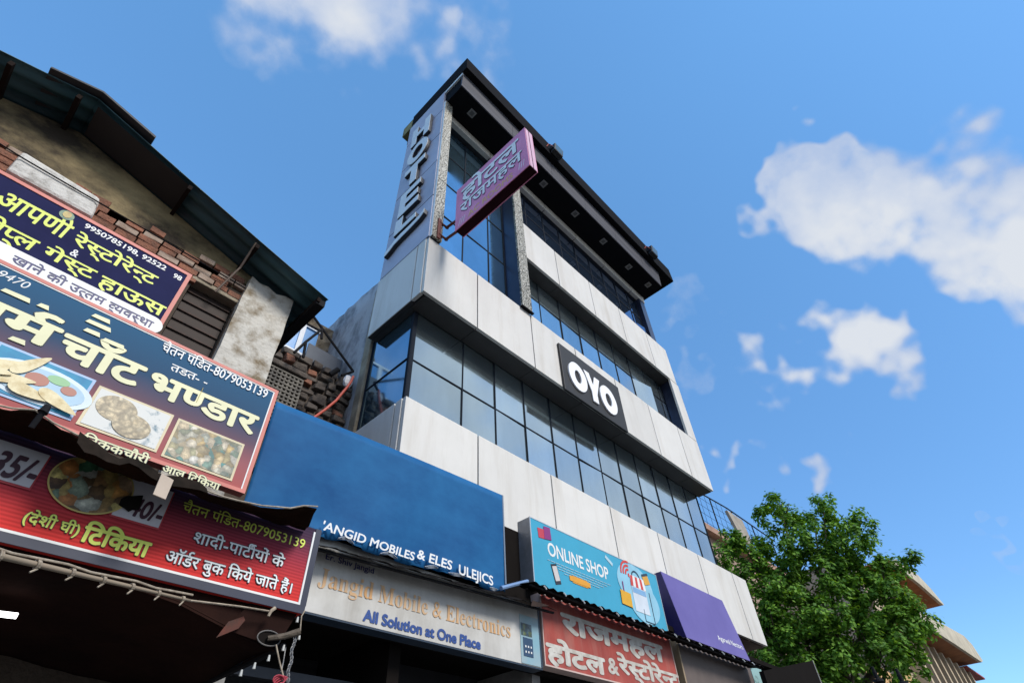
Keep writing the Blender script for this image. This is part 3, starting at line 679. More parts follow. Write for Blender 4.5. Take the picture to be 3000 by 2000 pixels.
# ================================================================== SIGN BOARDS
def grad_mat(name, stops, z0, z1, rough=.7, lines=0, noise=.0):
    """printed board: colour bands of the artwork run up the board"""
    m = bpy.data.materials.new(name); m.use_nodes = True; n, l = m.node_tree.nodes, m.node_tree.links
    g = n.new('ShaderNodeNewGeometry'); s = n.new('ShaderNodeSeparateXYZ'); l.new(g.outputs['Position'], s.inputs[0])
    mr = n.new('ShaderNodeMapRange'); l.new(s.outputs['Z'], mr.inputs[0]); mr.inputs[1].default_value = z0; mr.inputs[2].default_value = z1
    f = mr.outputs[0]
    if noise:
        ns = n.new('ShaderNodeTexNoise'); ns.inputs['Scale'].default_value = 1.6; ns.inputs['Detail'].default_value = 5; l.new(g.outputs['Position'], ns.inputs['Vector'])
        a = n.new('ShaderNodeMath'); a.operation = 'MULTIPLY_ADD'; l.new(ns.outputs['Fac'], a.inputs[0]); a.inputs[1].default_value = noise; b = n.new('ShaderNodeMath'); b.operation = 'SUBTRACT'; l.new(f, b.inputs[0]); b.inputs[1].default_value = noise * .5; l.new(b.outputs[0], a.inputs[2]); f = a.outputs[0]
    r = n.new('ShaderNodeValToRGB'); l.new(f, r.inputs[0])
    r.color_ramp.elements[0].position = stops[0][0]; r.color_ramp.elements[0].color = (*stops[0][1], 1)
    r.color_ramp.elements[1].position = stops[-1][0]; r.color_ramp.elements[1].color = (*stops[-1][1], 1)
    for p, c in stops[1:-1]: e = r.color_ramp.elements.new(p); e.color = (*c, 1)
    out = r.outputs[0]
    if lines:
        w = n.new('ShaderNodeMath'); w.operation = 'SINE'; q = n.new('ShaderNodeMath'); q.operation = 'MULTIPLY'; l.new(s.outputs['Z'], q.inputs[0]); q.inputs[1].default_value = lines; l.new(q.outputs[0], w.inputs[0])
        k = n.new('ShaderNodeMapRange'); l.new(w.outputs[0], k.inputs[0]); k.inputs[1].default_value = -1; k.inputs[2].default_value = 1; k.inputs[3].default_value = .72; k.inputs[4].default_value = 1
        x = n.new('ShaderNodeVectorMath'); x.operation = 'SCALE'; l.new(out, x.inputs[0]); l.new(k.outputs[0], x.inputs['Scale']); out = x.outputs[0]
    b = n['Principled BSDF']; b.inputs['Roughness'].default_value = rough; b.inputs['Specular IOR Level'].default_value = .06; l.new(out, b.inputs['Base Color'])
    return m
def food_mat(name, cols, scale=14, rnd=1.0):
    m = bpy.data.materials.new(name); m.use_nodes = True; n, l = m.node_tree.nodes, m.node_tree.links
    g = n.new('ShaderNodeNewGeometry'); ns = n.new('ShaderNodeTexNoise'); ns.inputs['Scale'].default_value = 14; ns.inputs['Detail'].default_value = 4; l.new(g.outputs['Position'], ns.inputs['Vector'])
    mx_ = n.new('ShaderNodeMix'); mx_.data_type = 'VECTOR'; mx_.inputs[0].default_value = .07; l.new(g.outputs['Position'], mx_.inputs[4]); l.new(ns.outputs['Color'], mx_.inputs[5])
    v = n.new('ShaderNodeTexVoronoi'); v.inputs['Scale'].default_value = scale; v.inputs['Randomness'].default_value = rnd; l.new(mx_.outputs[1], v.inputs['Vector'])
    s = n.new('ShaderNodeSeparateColor'); l.new(v.outputs['Color'], s.inputs[0])
    r = n.new('ShaderNodeValToRGB'); r.color_ramp.interpolation = 'LINEAR'; l.new(s.outputs[0], r.inputs[0])
    r.color_ramp.elements[0].color = (*cols[0], 1); r.color_ramp.elements[1].color = (*cols[-1], 1)
    for i, c in enumerate(cols[1:-1]): e = r.color_ramp.elements.new((i + 1) / (len(cols) - 1)); e.color = (*c, 1)
    d = n.new('ShaderNodeMapRange'); l.new(v.outputs['Distance'], d.inputs[0]); d.inputs[1].default_value = 0; d.inputs[2].default_value = .6; d.inputs[3].default_value = 1.15; d.inputs[4].default_value = .45
    x = n.new('ShaderNodeVectorMath'); x.operation = 'SCALE'; l.new(r.outputs[0], x.inputs[0]); l.new(d.outputs[0], x.inputs['Scale'])
    g2 = n.new('ShaderNodeTexNoise'); g2.inputs['Scale'].default_value = 60; g2.inputs['Detail'].default_value = 5; g2.inputs['Roughness'].default_value = .7; l.new(g.outputs['Position'], g2.inputs['Vector'])
    k2 = n.new('ShaderNodeMapRange'); l.new(g2.outputs['Fac'], k2.inputs[0]); k2.inputs[1].default_value = .3; k2.inputs[2].default_value = .7; k2.inputs[3].default_value = .62; k2.inputs[4].default_value = 1.4
    x2 = n.new('ShaderNodeVectorMath'); x2.operation = 'SCALE'; l.new(x.outputs[0], x2.inputs[0]); l.new(k2.outputs[0], x2.inputs['Scale'])
    b = n['Principled BSDF']; b.inputs['Roughness'].default_value = .45; l.new(x2.outputs[0], b.inputs['Base Color'])
    return m
def plate(pts, y0, th, name, m, parent):
    return MB().prism([(p.x, y0, p.z) for p in pts], (0, th, 0)).build(name, m, parent)
def rect(x0, x1, z0, z1): return [Vector((x0, 0, z0)), Vector((x1, 0, z0)), Vector((x1, 0, z1)), Vector((x0, 0, z1))]
def edge_frame(mb, x0, x1, z0, z1, w, ya, yb):
    return mb.box(x0, x1, ya, yb, z0, z0 + w).box(x0, x1, ya, yb, z1 - w, z1).box(x0, x0 + w, ya, yb, z0 + w, z1 - w).box(x1 - w, x1, ya, yb, z0 + w, z1 - w)
lime = mat('lime_print', (.68, .76, .12), .5, var=.05); wht = mat('white_print', (.78, .78, .76), .5, var=.05)
crm = mat('cream_print', (.74, .72, .45), .5, var=.08); navy_p = mat('navy_print', (.03, .03, .14), .5); dkout = mat('dark_teal_outline', (.015, .03, .05), .6)
salmon = mat('salmon_border', (.62, .20, .16), .55, var=.1)

# navy guest house board on the brick wall
NV = thing('sign_board', 'dark navy board with lime Hindi lettering and a pink edge on the brick wall', 'sign', (-1, 3.78, 4.6))
y = 3.78; nx1 = at(561, 810, y).x; nz1 = at(561, 810, y).z + .016; nz0 = at(474, 969, y).z
MB().box(-3.2, nx1 - .03, y, y + .04, nz0 + .03, nz1 - .03).build('board', mat('navy_vinyl', (.020, .022, .075), .7, var=.15, spec=.05), NV)
edge_frame(MB(), -3.23, nx1, nz0, nz1, .03, y - .006, y + .045).build('frame', salmon, NV)
text_on('आपणी', 'lettering', lime, NV, y, Z1(-40, 1090), Z1(465, 1290), Z1(205, 1235), Z1(260, 1150), bold=.018)
text_on('रे~स्टोरे~न्ट', 'lettering', lime, NV, y, Z1(500, 1330), Z2(1205, 300), Z2(1165, 350), Z2(1205, 290), bold=.018)
text_on('गो~प्ल', 'lettering', lime, NV, y, Z1(-190, 1230), Z1(262, 1365), Z1(180, 1415), Z1(258, 1365), bold=.018)
text_on('गे~स्ट', 'lettering', lime, NV, y, Z2(350, 80), Z2(742, 250), Z2(690, 305), Z2(735, 245), bold=.018)
text_on('हाऊस', 'lettering', lime, NV, y, Z2(775, 300), Z2(1270, 525), Z2(1215, 585), Z2(1268, 522), bold=.018)
text_on('9950785198, 92522', 'lettering', wht, NV, y, Z1(548, 1262), Z2(1258, 250), Z1(560, 1272), Z1(572, 1243), kind='l', bold=.02)
text_on('98', 'lettering', wht, NV, y, Z2(1325, 280), Z2(1392, 305), Z2(1350, 306), Z2(1364, 276), kind='l', bold=.02)
text_on('&', 'lettering', wht, NV, y, Z1(462, 1430), Z1(515, 1450), Z1(480, 1458), Z1(500, 1415), kind='l', bold=.01)
ec = at(*Z1(448, 1180), y) - Vector((0, 0, .022))
MB().prism([(p.x, y - .004, p.z) for p in ell(ec, .046, .046, 28)], (0, .003, 0)).build('emblem', mat('emblem_green', (.20, .30, .16), .5, c2=(.05, .12, .12), scale=22), NV)
MB().prism([(p.x, y - .006, p.z) for p in ell(ec + Vector((.0, 0, .006)), .026, .034, 20)], (0, .0015, 0)).build('emblem', mat('emblem_gold', (.55, .45, .14), .5, c2=(.35, .2, .08), scale=30), NV)
ra, rb = at(*Z2(1190, 645), y), at(*Z2(1175, 610), y)
rz0, rz1 = at(*Z2(1180, 680), y).z, at(*Z2(1185, 608), y).z
rc = at(*Z2(1180, 640), y).z - .028; rh = .075; rx = ra.x - .02
rp = [Vector((-3.1, 0, rc - rh))] + [Vector((rx + rh * math.cos(t), 0, rc + rh * math.sin(t))) for t in [-math.pi / 2 + math.pi * k / 10 for k in range(11)]] + [Vector((-3.1, 0, rc + rh))]
MB().prism([(p.x, y - .0080, p.z) for p in rp], (0, .007, 0)).build('white_ribbon', wht, NV)
text_on('खाने की उ~त्तम ~व्यव~स्था', 'lettering', navy_p, NV, y - .0085, Z2(90, 150), Z2(1160, 670), Z2(690, 461), Z2(712, 413), bold=.012)

# snack stall board
CH = thing('sign_board', 'blue and mauve board with big cream Hindi lettering and three snack pictures', 'sign', (-.2, 3.1, 3.3))
y = 3.1; cx1 = at(816, 1146, y).x; cz1 = at(816, 1146, y).z; cz0 = at(692, 1438, y).z; cx0 = -2.6
MB().box(cx0, cx1 - .022, y, y + .05, cz0 + .022, cz1 - .022).build('board', grad_mat('blue_to_rose_print', [(0, (.42, .12, .11)), (.22, (.34, .13, .14)), (.42, (.15, .10, .13)), (.62, (.045, .09, .16)), (1, (.04, .12, .22))], cz0, cz1, noise=.10), CH)
edge_frame(MB(), cx0 - .022, cx1, cz0, cz1, .022, y - .005, y + .055).build('frame', salmon, CH)
MB().box(cx1 - .030, cx1 - .022, y - .003, y + .01, cz0 + .022, cz1 - .03).box(cx0, cx1 - .022, y - .003, y + .01, cz1 - .030, cz1 - .022).build('inner_line', wht, CH)
ko = dict(outline=.045, om=dkout)
text_on('गम^', 'lettering', crm, CH, y, Z2(-330, 430), Z2(470, 690), Z2(330, 822), Z2(455, 690), bold=.03, **ko)
text_on('चॉट', 'lettering', crm, CH, y, Z2(492, 760), Z2(1125, 970), Z2(785, 1030), Z2(862, 880), bold=.03, **ko)
text_on('भ~णडार', 'lettering', crm, CH, y, Z2(1150, 1050), Z2(1985, 1330), Z2(1310, 1240), Z2(1385, 1110), bold=.03, **ko)
MB().box(*(lambda a, b: (a.x, b.x, y - .0062, y - .0052, a.z, b.z))(at(*Z2(1500, 1250), y), at(*Z2(1530, 1130), y) + Vector((.02, 0, 0)))).build('stain', mat('ochre_stain', (.45, .36, .08), .7), CH)
fg = MB()
for a, b in (((640, 690), (770, 745)), ((655, 625), (855, 705)), ((700, 585), (850, 640)), ((780, 768), (955, 840)), ((0, 395), (245, 475)), ((285, 500), (380, 540)), ((65, 755), (200, 805))):
    p, q = at(*Z2(*a), y), at(*Z2(*b), y); zc = (p.z + q.z) / 2
    fg.box(p.x, q.x, y - .006, y - .002, zc - .012, zc + .014)
fg.build('letter_fragment', crm, CH) if False else None
for i, (a, b) in enumerate((((640, 690), (770, 745)), ((655, 625), (855, 705)), ((700, 585), (850, 640)), ((780, 768), (955, 840)), ((0, 395), (245, 475)), ((285, 500), (380, 540)), ((65, 755), (200, 805)))):
    p, q = at(*Z2(*a), y), at(*Z2(*b), y); zc = (p.z + q.z) / 2
    MB().hexa([(p.x, y - .006, zc - .012), (q.x, y - .006, zc - .012), (p.x, y - .002, zc - .012), (q.x, y - .002, zc - .012), (p.x + .01, y - .006, zc + .012), (q.x - .012, y - .006, zc + .016), (p.x + .01, y - .002, zc + .012), (q.x - .012, y - .002, zc + .016)]).build('letter_fragment', crm, CH)
text_on('चैतन पंडित-8079053139'.replace('डित', 'िडत'), 'lettering', wht, CH, y - .004, Z2(1232, 840), Z2(2040, 1215), Z2(1575, 1008), Z2(1600, 955), bold=.01)
text_on('तडत- -', 'lettering', wht, CH, y, Z2(1318, 960), Z2(1600, 1085), Z2(1440, 1062), Z2(1462, 1018), bold=.01)
text_on('9470', 'lettering', wht, CH, y, Z2(-30, 260), Z2(215, 365), Z2(170, 372), Z2(192, 318), kind='l', shear=.2)
cap_out = dict(outline=.06, om=dkout)
text_on('निककचौरी'.replace('नि', 'िन'), 'lettering', crm, CH, y - .005, Z3(600, 300), Z3(1058, 460), Z3(955, 478), Z3(985, 432), bold=.02, **cap_out)
text_on('आलू टिकिया'.replace('टि', 'िट').replace('कि', 'िक'), 'lettering', crm, CH, y - .005, Z3(1148, 530), Z3(1552, 665), Z3(1245, 590), Z3(1268, 548), bold=.02, **cap_out)
# three snack pictures
plate_b = mat('pale_blue_picture_edge', (.36, .50, .72), .5); cream_e = mat('cream_picture_edge', (.66, .56, .36), .5); teal_bg = mat('teal_picture', (.05, .36, .55), .6, c2=(.03, .18, .36), scale=3)
pastry = mat('golden_pastry', (.78, .68, .42), .5, c2=(.52, .38, .16), scale=16, lo=.3, hi=.55)
def picture(TL, TR, BL, edge, bgm, ew=.014):
    a, b, c = TL, TR, BL
    x0, x1 = min(a.x, c.x), b.x; z1, z0 = a.z, c.z
    MB().box(x0, x1, y - .004, y - .001, z0, z1).build('picture_border', edge, CH)
    MB().box(x0 + ew, x1 - ew, y - .0065, y - .0045, z0 + ew, z1 - ew).build('picture', bgm, CH)
    return x0, x1, z0, z1
def disc(c, rx, rz, lev, m, name='picture'):
    MB().prism([(p.x, y - lev, p.z) for p in ell(c, rx, rz, 32)], (0, .0015, 0)).build(name, m, CH)
a = at(*Z2(125, 830), y); b = at(*Z2(735, 1090), y); c = at(*Z2(515, 1385), y)
x0, x1, z0, z1 = picture(Vector((at(*Z2(0, 1140), y).x - .12, y, (a.z + b.z) / 2)), b, Vector((at(*Z2(0, 1140), y).x - .12, y, c.z)), plate_b, teal_bg)
pc = Vector(((x0 + x1) / 2 + .02, y, (z0 + z1) / 2 - .01)); disc(pc, .235, .105, .008, mat('white_plate', (.66, .76, .84), .5)); disc(pc, .20, .085, .0098, mat('plate_shade', (.40, .58, .72), .5))
disc(pc + Vector((-.02, 0, .02)), .05, .035, .0120, mat('red_chutney', (.35, .10, .06), .4)); disc(pc + Vector((.06, 0, .055)), .05, .025, .0118, mat('green_chutney', (.20, .45, .20), .4)); disc(pc + Vector((.12, 0, .02)), .035, .025, .0116, MATS['red_chutney'])
for pi_, (dx, dz, an, ln) in enumerate(((-.16, .03, .5, .11), (-.12, -.03, .25, .11), (-.08, .075, .95, .10), (-.02, -.065, -.1, .10), (.10, -.06, -.35, .11), (-.20, -.02, .1, .09))):
    ca, sa = math.cos(an), math.sin(an); q = pc + Vector((dx, 0, dz))
    pts = [(math.cos(t) * ln * (1 if math.cos(t) > 0 else .85), math.sin(t) * .026 * (1.1 - .5 * math.cos(t))) for t in [2 * math.pi * k / 20 for k in range(20)]]
    MB().prism([(q.x + u * ca - v * sa, y - .0145 - .0022 * pi_, q.z + u * sa + v * ca) for u, v in pts], (0, .0015, 0)).build('pastry', pastry, CH)
a = at(*Z2(790, 1140), y); b = at(*Z2(1335, 1345), y); c = at(*Z2(590, 1390), y); c.z = at(*Z3(1085, 418), y).z
a.z = (a.z + b.z) / 2; a.x = c.x = (a.x + c.x) / 2 - .01
x0, x1, z0, z1 = picture(a, b, c, cream_e, mat('pale_cloth_picture', (.70, .70, .66), .6, c2=(.10, .20, .26), scale=8, lo=.34, hi=.44))
kach = food_mat('kachori_print', [(.42, .32, .18), (.60, .49, .30), (.50, .39, .22), (.66, .56, .36)], 38)
pc = Vector(((x0 + x1) / 2, y, (z0 + z1) / 2)); disc(pc + Vector((-.07, 0, .03)), .10, .075, .0085, kach); disc(pc + Vector((.03, 0, -.035)), .095, .070, .0105, kach)
a = at(*Z3(1275, 165), y); b = at(*Z3(1722, 385), y); c = at(*Z3(1140, 420), y); c.z = at(*Z3(1605, 615), y).z; a.z = (a.z + b.z) / 2; a.x = c.x = (a.x + c.x) / 2
x0, x1, z0, z1 = picture(a, b, c, cream_e, food_mat('mixed_snack_print', [(.05, .18, .16), (.55, .52, .40), (.36, .26, .10), (.06, .30, .28), (.60, .42, .16), (.70, .68, .60)], 25))

# red price board of the food stall
PB = thing('price_board', 'red stall board with lime and white Hindi lettering and a round snack picture', 'sign', (-.3, 2.6, 2.6))
y = 2.6; bx1 = at(931, 1600, y).x + .0; bz1 = CAMH + .515 * 2.6; bz0 = CAMH + .356 * 2.6; bx0 = -2.4
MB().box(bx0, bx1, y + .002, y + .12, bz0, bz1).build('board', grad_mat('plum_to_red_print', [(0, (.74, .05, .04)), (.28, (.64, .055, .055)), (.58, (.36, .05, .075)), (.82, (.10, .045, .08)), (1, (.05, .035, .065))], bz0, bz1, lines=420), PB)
MB().box(bx0, bx1, y - .004, y + .0015, bz0 - .005, bz0 + .030).box(bx1 - .030, bx1 + .002, y - .004, y + .0015, bz0 + .0302, bz1).build('border', mat('slate_border', (.035, .04, .065), .5), PB)
MB().box(bx0, bx1 - .030, y - .0045, y + .0012, bz0 + .0305, bz0 + .040).box(bx1 - .040, bx1 - .0305, y - .0045, y + .0012, bz0 + .0402, bz1 - .02).build('white_line', wht, PB)
po = dict(outline=.055, om=mat('black_green_outline', (.02, .03, .03), .6))
text_on('(देशी घी)', 'lettering', lime, PB, y, Z3(148, 900), Z3(568, 975), Z3(365, 962), Z3(385, 895), bold=.02, **po)
text_on('िटिकया', 'lettering', lime, PB, y, Z3(590, 985), Z3(1050, 1110), Z3(985, 1152), Z3(1040, 1060), bold=.035, **po)
text_on('चैतन पं' + 'िडत-8079053139', 'lettering', lime, PB, y, Z3(1292, 800), Z3(2155, 1075), Z3(1660, 950), Z3(1680, 893), bold=.008)
sil = mat('silver_print', (.82, .85, .85), .5, var=.04); slate_o = dict(outline=.05, om=mat('slate_outline', (.02, .045, .06), .6))
text_on('शादी-पाटी^यों के', 'lettering', sil, PB, y, Z3(1368, 1010), Z3(2005, 1195), Z3(1565, 1112), Z3(1590, 1045), bold=.012, **slate_o)
text_on('ऑड^र बुक िकये जाते हैं।', 'lettering', sil, PB, y, Z3(1165, 1160), Z3(2065, 1400), Z3(1480, 1270), Z3(1505, 1200), bold=.012, **slate_o)
def slip(x0, x1, z0, z1, sk=0):
    MB().box(x0 - .006, x1 + .006, y - .003, y - .0015, z0 - .008, z1).build('slip_edge', mat('red_slip_edge', (.45, .04, .05), .5) if 'red_slip_edge' not in MATS else MATS['red_slip_edge'], PB)
    MB().box(x0, x1, y - .0055, y - .0035, z0, z1).build('price_slip', mat('grey_white_slip', (.58, .56, .58), .5) if 'grey_white_slip' not in MATS else MATS['grey_white_slip'], PB)
dig = mat('dark_plum_digits', (.06, .02, .035), .5)
p, q = at(*Z3(255, 690), y), at(*Z3(305, 432), y); slip(-.60, (p.x + q.x) / 2, p.z, q.z)
text_on('35/-', 'lettering', dig, PB, y - .0055, Z3(-60, 470), Z3(252, 590), Z3(60, 600), Z3(120, 440), kind='l', bold=.03, shear=.2)
p, q = at(*Z3(1160, 970), y), at(*Z3(1170, 720), y); slip(at(*Z3(790, 850), y).x, (p.x + q.x) / 2, p.z, q.z + .02)
text_on('40/-', 'lettering', dig, PB, y - .0055, Z3(905, 830), Z3(1140, 890), Z3(1010, 888), Z3(1035, 765), kind='l', bold=.03, shear=.12)
fc = Vector((at(*Z3(660, 640), y).x, y, at(*Z3(600, 640), y).z)); frx = (at(*Z3(965, 700), y).x - at(*Z3(360, 580), y).x) / 2
frz = fc.z - at(*Z3(570, 855), y).z
MB().prism([(p.x, y - .008, p.z) for p in ell(fc, frx, frz, 48)], (0, .0018, 0)).build('picture_border', mat('yellow_ring', (.60, .48, .16), .5), PB)
MB().prism([(p.x, y - .0105, p.z) for p in ell(fc, frx - .006, frz - .006, 48)], (0, .0018, 0)).build('picture', food_mat('chaat_print', [(.10, .05, .03), (.60, .42, .12), (.62, .24, .06), (.05, .20, .10), (.66, .62, .52), (.36, .18, .05), (.68, .55, .18)], 21), PB)
tp = [(830, 800), (850, 755), (885, 738), (1005, 732), (990, 790), (972, 835), (935, 832), (900, 848), (868, 820)]
MB().prism([(lambda v: (v.x, y - .0125, v.z))(at(*Z3(*p), y)) for p in tp], (0, .0015, 0)).build('torn_hole', dark_m, PB)

# blue fabric board
BL = thing('fabric_board', 'large plain blue fabric board with white lettering along its torn lower edge', 'sign', (2.3, 3.25, 3.3))
y = 3.25
blue_m = mat('royal_blue_fabric', (.024, .155, .35), .6, spec=.12, c2=(.006, .062, .19), scale=.9, lo=.30, hi=.72, stretch=(1, 1, 1.6))
tl, tr, brr = at(803, 1173, y), at(1480, 1454, y), at(1474, 1700, y)
low = [(-40, 60), (180, 130), (360, 192), (480, 215), (545, 212), (600, 262), (700, 298), (800, 332), (868, 326), (930, 368), (1040, 400), (1150, 432), (1215, 430), (1330, 480), (1440, 500), (1560, 555), (1680, 604), (1755, 604)]
lowp = [at(*ZJ(*p), y) for p in low]
xl, xr = lowp[0].x - .18, (tr.x + brr.x) / 2
def interp(P, x):
    for a, b in zip(P[:-1], P[1:]):
        if a.x <= x <= b.x: return a.z + (b.z - a.z) * (x - a.x) / max(1e-6, b.x - a.x)
    return P[-1].z if x > P[-1].x else P[0].z
rows = []
NX, NZ = 90, 14
for k in range(NZ + 1):
    r = []
    for i in range(NX + 1):
        x = xl + (xr - xl) * i / NX
        zt = tl.z + (tr.z - tl.z) * (x - tl.x) / (tr.x - tl.x) + .012 * math.sin((x - tl.x) / (tr.x - tl.x) * math.pi)
        zb = interp(lowp, x); t = k / NZ
        r.append((x, y + .010 * math.sin(x * 7 + t * 3) * t - .02 * (t > .93) * (1 if int(x * 7) % 2 else -.3), zt + (zb - zt) * t))
    rows.append(r)
MB().grid(rows).build('fabric', blue_m, BL, smooth=True, solid=.004)
curl = MB()
for a, b in ((480, 600), (800, 930), (1140, 1240), (1320, 1450), (1640, 1700)):
    P = []
    for k in range(7):
        xx = a + (b - a) * k / 6; pz = at(*ZJ(xx, 0), y); X = at(*ZJ(xx, xx * .335 + 45), y).x
        z = interp(lowp, X); P.append((X, y - .035, z + .010 * math.sin(math.pi * k / 6) + .006)); 
    Q = [(p_[0], y - .02, p_[2] - .020 * math.sin(math.pi * (i + .3) / 6.6)) for i, p_ in enumerate(P)]
    MB().grid([P, Q]).build('curled_edge', mat('pale_fabric_back', (.50, .55, .62), .6) if 'pale_fabric_back' not in MATS else MATS['pale_fabric_back'], BL, solid=.003)
MB().box(xl, xr, y + .03, y + .06, tl.z - .20, tl.z - .17).box(xl, xr, y + .03, y + .06, brr.z + .15, brr.z + .18).box(xr - .012, xr + .004, y - .004, y + .05, brr.z - .02, tr.z).build('batten', mat('steel_batten', (.20, .24, .30), .5, .4), BL)
text_on("'ANGID MOBILES", 'lettering', wht, BL, y - .034, ZJ(372, 90), ZJ(1080, 340), ZJ(560, 193), ZJ(566, 128), kind='l', bold=.02, shear=.12)
text_on('& ELES', 'lettering', wht, BL, y - .034, ZJ(1100, 310), ZJ(1368, 410), ZJ(1330, 428), ZJ(1334, 362), kind='l', bold=.02, shear=.1)
text_on('ULEJICS', 'lettering', wht, BL, y - .034, ZJ(1418, 450), ZJ(1685, 525), ZJ(1640, 545), ZJ(1643, 477), kind='l', bold=.02)

# long white electronics board
JG = thing('sign_board', 'weathered white board with faded orange serif lettering below the blue fabric', 'sign', (2.8, 3.3, 2.8))
y = 3.3; jx0 = at(*ZJ(255, 755), y).x - .1; jx1 = at(*ZJ(2040, 990), y).x + .0; jz0 = CAMH + .3605 * y; jz1 = CAMH + .505 * y
MB().box(jx0, jx1, y + .002, y + .10, jz0, jz1).build('board', mat('weathered_white_flex', (.60, .585, .55), .55, c2=(.44, .425, .39), scale=2.2, streak=.5, streakc=(.24, .20, .15)), JG)
MB().box(jx0, jx1 + .02, y + .004, y + .12, jz0 - .012, jz0 - .001).box(jx1 + .001, jx1 + .02, y, y + .12, jz0, jz1).build('frame', mat('dark_blue_frame', (.03, .05, .08), .5), JG)
text_on('Er. Shiv Jangid', 'lettering', navy_p, JG, y, ZJ(398, 340), ZJ(775, 450), ZJ(420, 362), ZJ(424, 318), kind='l', bold=.015)
def serif(s):
    o = ''
    for ch in s:
        if 'A' <= ch <= 'Z': o += chr(0x1D400 + ord(ch) - 65)
        elif 'a' <= ch <= 'z': o += chr(0x1D41A + ord(ch) - 97)
        else: o += ch
    return o
text_on(serif('Jangid Mobile & Electronics'), 'lettering', mat('faded_orange_print', (.62, .34, .14), .6, c2=(.52, .38, .25), scale=4), JG, y, ZJ(342, 540), ZJ(1822, 950), ZJ(480, 592), ZJ(488, 455), kind='l')
text_on('All Solution at One Place', 'lettering', mat('blue_print', (.03, .075, .26), .5), JG, y, ZJ(692, 800), ZJ(1588, 1010), ZJ(745, 838), ZJ(750, 755), kind='l', bold=.045)
pa = at(*ZJ(1890, 900), y).x; pb = jx1 - .005
MB().box(pa, pb, y - .002, y + .001, jz0 + .005, jz1 - .1).build('picture', mat('pale_aqua_picture', (.22, .40, .48), .5, c2=(.34, .42, .44), scale=3), JG)
pw = pb - pa
MB().box(pa + pw * .12, pa + pw * .62, y - .005, y - .003, jz0 + .06, jz0 + .20).build('picture', mat('navy_phone_picture', (.03, .07, .14), .4), JG)
MB().box(pa + pw * .05, pa + pw * .60, y - .005, y - .003, jz0 + .215, jz0 + .31).build('picture', food_mat('phone_screen_picture', [(.05, .10, .16), (.20, .26, .10), (.08, .12, .16), (.10, .22, .30)], 30), JG)
dots = MB()
for r in range(2):
    for k in range(3): dots.box(pa + pw * (.2 + k * .14), pa + pw * (.26 + k * .14), y - .008, y - .006, jz0 + .085 + r * .04, jz0 + .10 + r * .04)
dots.build('picture', wht, JG)

# red hotel and restaurant board
RJ = thing('sign_board', 'dull red board with thick off white Hindi lettering under the sheet awning', 'sign', (5.1, 3.3, 2.9))
y = 3.3; rx0 = at(*ZO(370, 1045), y).x; rx1 = at(*ZO(1368, 1263), y).x; rz0 = CAMH + .372 * y; rz1 = CAMH + .545 * y
MB().box(rx0, rx1, y + .002, y + .11, rz0, rz1).build('board', mat('dull_red_flex', (.42, .075, .055), .6, c2=(.28, .045, .035), scale=2.0, streak=.45, streakc=(.50, .30, .24)), RJ)
edge_frame(MB(), rx0 - .012, rx1 + .012, rz0 - .012, rz1 + .012, .0118, y - .004, y + .112).build('frame', mat('pale_pink_trim', (.60, .45, .40), .6), RJ)
ofw = mat('off_white_relief', (.62, .60, .55), .6, c2=(.42, .38, .33), scale=9)
text_on('राजमहल', 'lettering', ofw, RJ, y, ZO(512, 920), ZO(1262, 1135), ZO(830, 1132), ZO(800, 1000), bold=.045)
text_on('होटल', 'lettering', ofw, RJ, y, ZO(398, 1150), ZO(828, 1250), ZO(575, 1302), ZO(560, 1178), bold=.045)
text_on('&', 'lettering', ofw, RJ, y, ZO(862, 1290), ZO(940, 1310), ZO(900, 1362), ZO(885, 1245), kind='l', bold=.03)
text_on('रे~स्टोरे~न्ट', 'lettering', ofw, RJ, y, ZO(948, 1290), ZO(1400, 1400), ZO(1180, 1412), ZO(1160, 1310), bold=.04)

# brown blank board
BN = thing('sign_board', 'blank grey brown board at the right end under the scalloped awning', 'sign', (7.3, 3.3, 2.9))
bx0_, bx1_ = 1.932 * y, 2.50 * y
MB().box(bx0_, bx1_, y + .002, y + .10, CAMH + .30 * y, CAMH + .57 * y).build('board', mat('grey_brown_flex', (.16, .125, .11), .55, c2=(.11, .085, .075), scale=1.3), BN)
MB().box(bx0_ - .03, bx0_ - .002, y - .004, y + .11, CAMH + .30 * y, CAMH + .57 * y).build('frame', mat('tan_batten', (.32, .24, .15), .6), BN)
tag(MB().box(bx1_ + .01, bx1_ + .36, y + .0, y + .08, CAMH + .30 * y, CAMH + .565 * y).build('poster_board', mat('aqua_poster', (.30, .48, .46), .6, c2=(.05, .08, .08), scale=7, lo=.36, hi=.46)), 'narrow pale aqua board right of the blank brown board', 'sign')

# turquoise light box
ON = thing('light_box_sign', 'turquoise shop light box with white lettering and a shopping bag drawing', 'sign', (5.0, 3.4, 3.5))
y = 3.3; ox0, ox1 = at(*ZO(281, 420), y).x, (at(1925, 1680, y).x + at(1948, 1836, y).x) / 2; oz0, oz1 = CAMH + .565 * y, CAMH + .765 * y
MB().box(ox0, ox1, y + .002, y + .165, oz0, oz1).build('box', mat('brushed_steel_side', (.26, .26, .27), .45, .4, var=.3, scale=3), ON)
MB().box(ox0 + .008, ox1 - .008, y - .003, y + .0015, oz0 + .008, oz1 - .008).build('face', mat('turquoise_flex', (.045, .35, .52), .4, var=.05), ON)
edge_frame(MB(), ox0 - .002, ox1 + .002, oz0 - .002, oz1 + .002, .0095, y - .006, y + .003).build('frame', mat('aluminium_trim', (.52, .56, .60), .4, .3), ON)
y -= .003
text_on('ONLINE SHOP', 'lettering', wht, ON, y, ZO(402, 420), ZO(865, 590), ZO(560, 517), ZO(556, 425), kind='l', bold=.02)
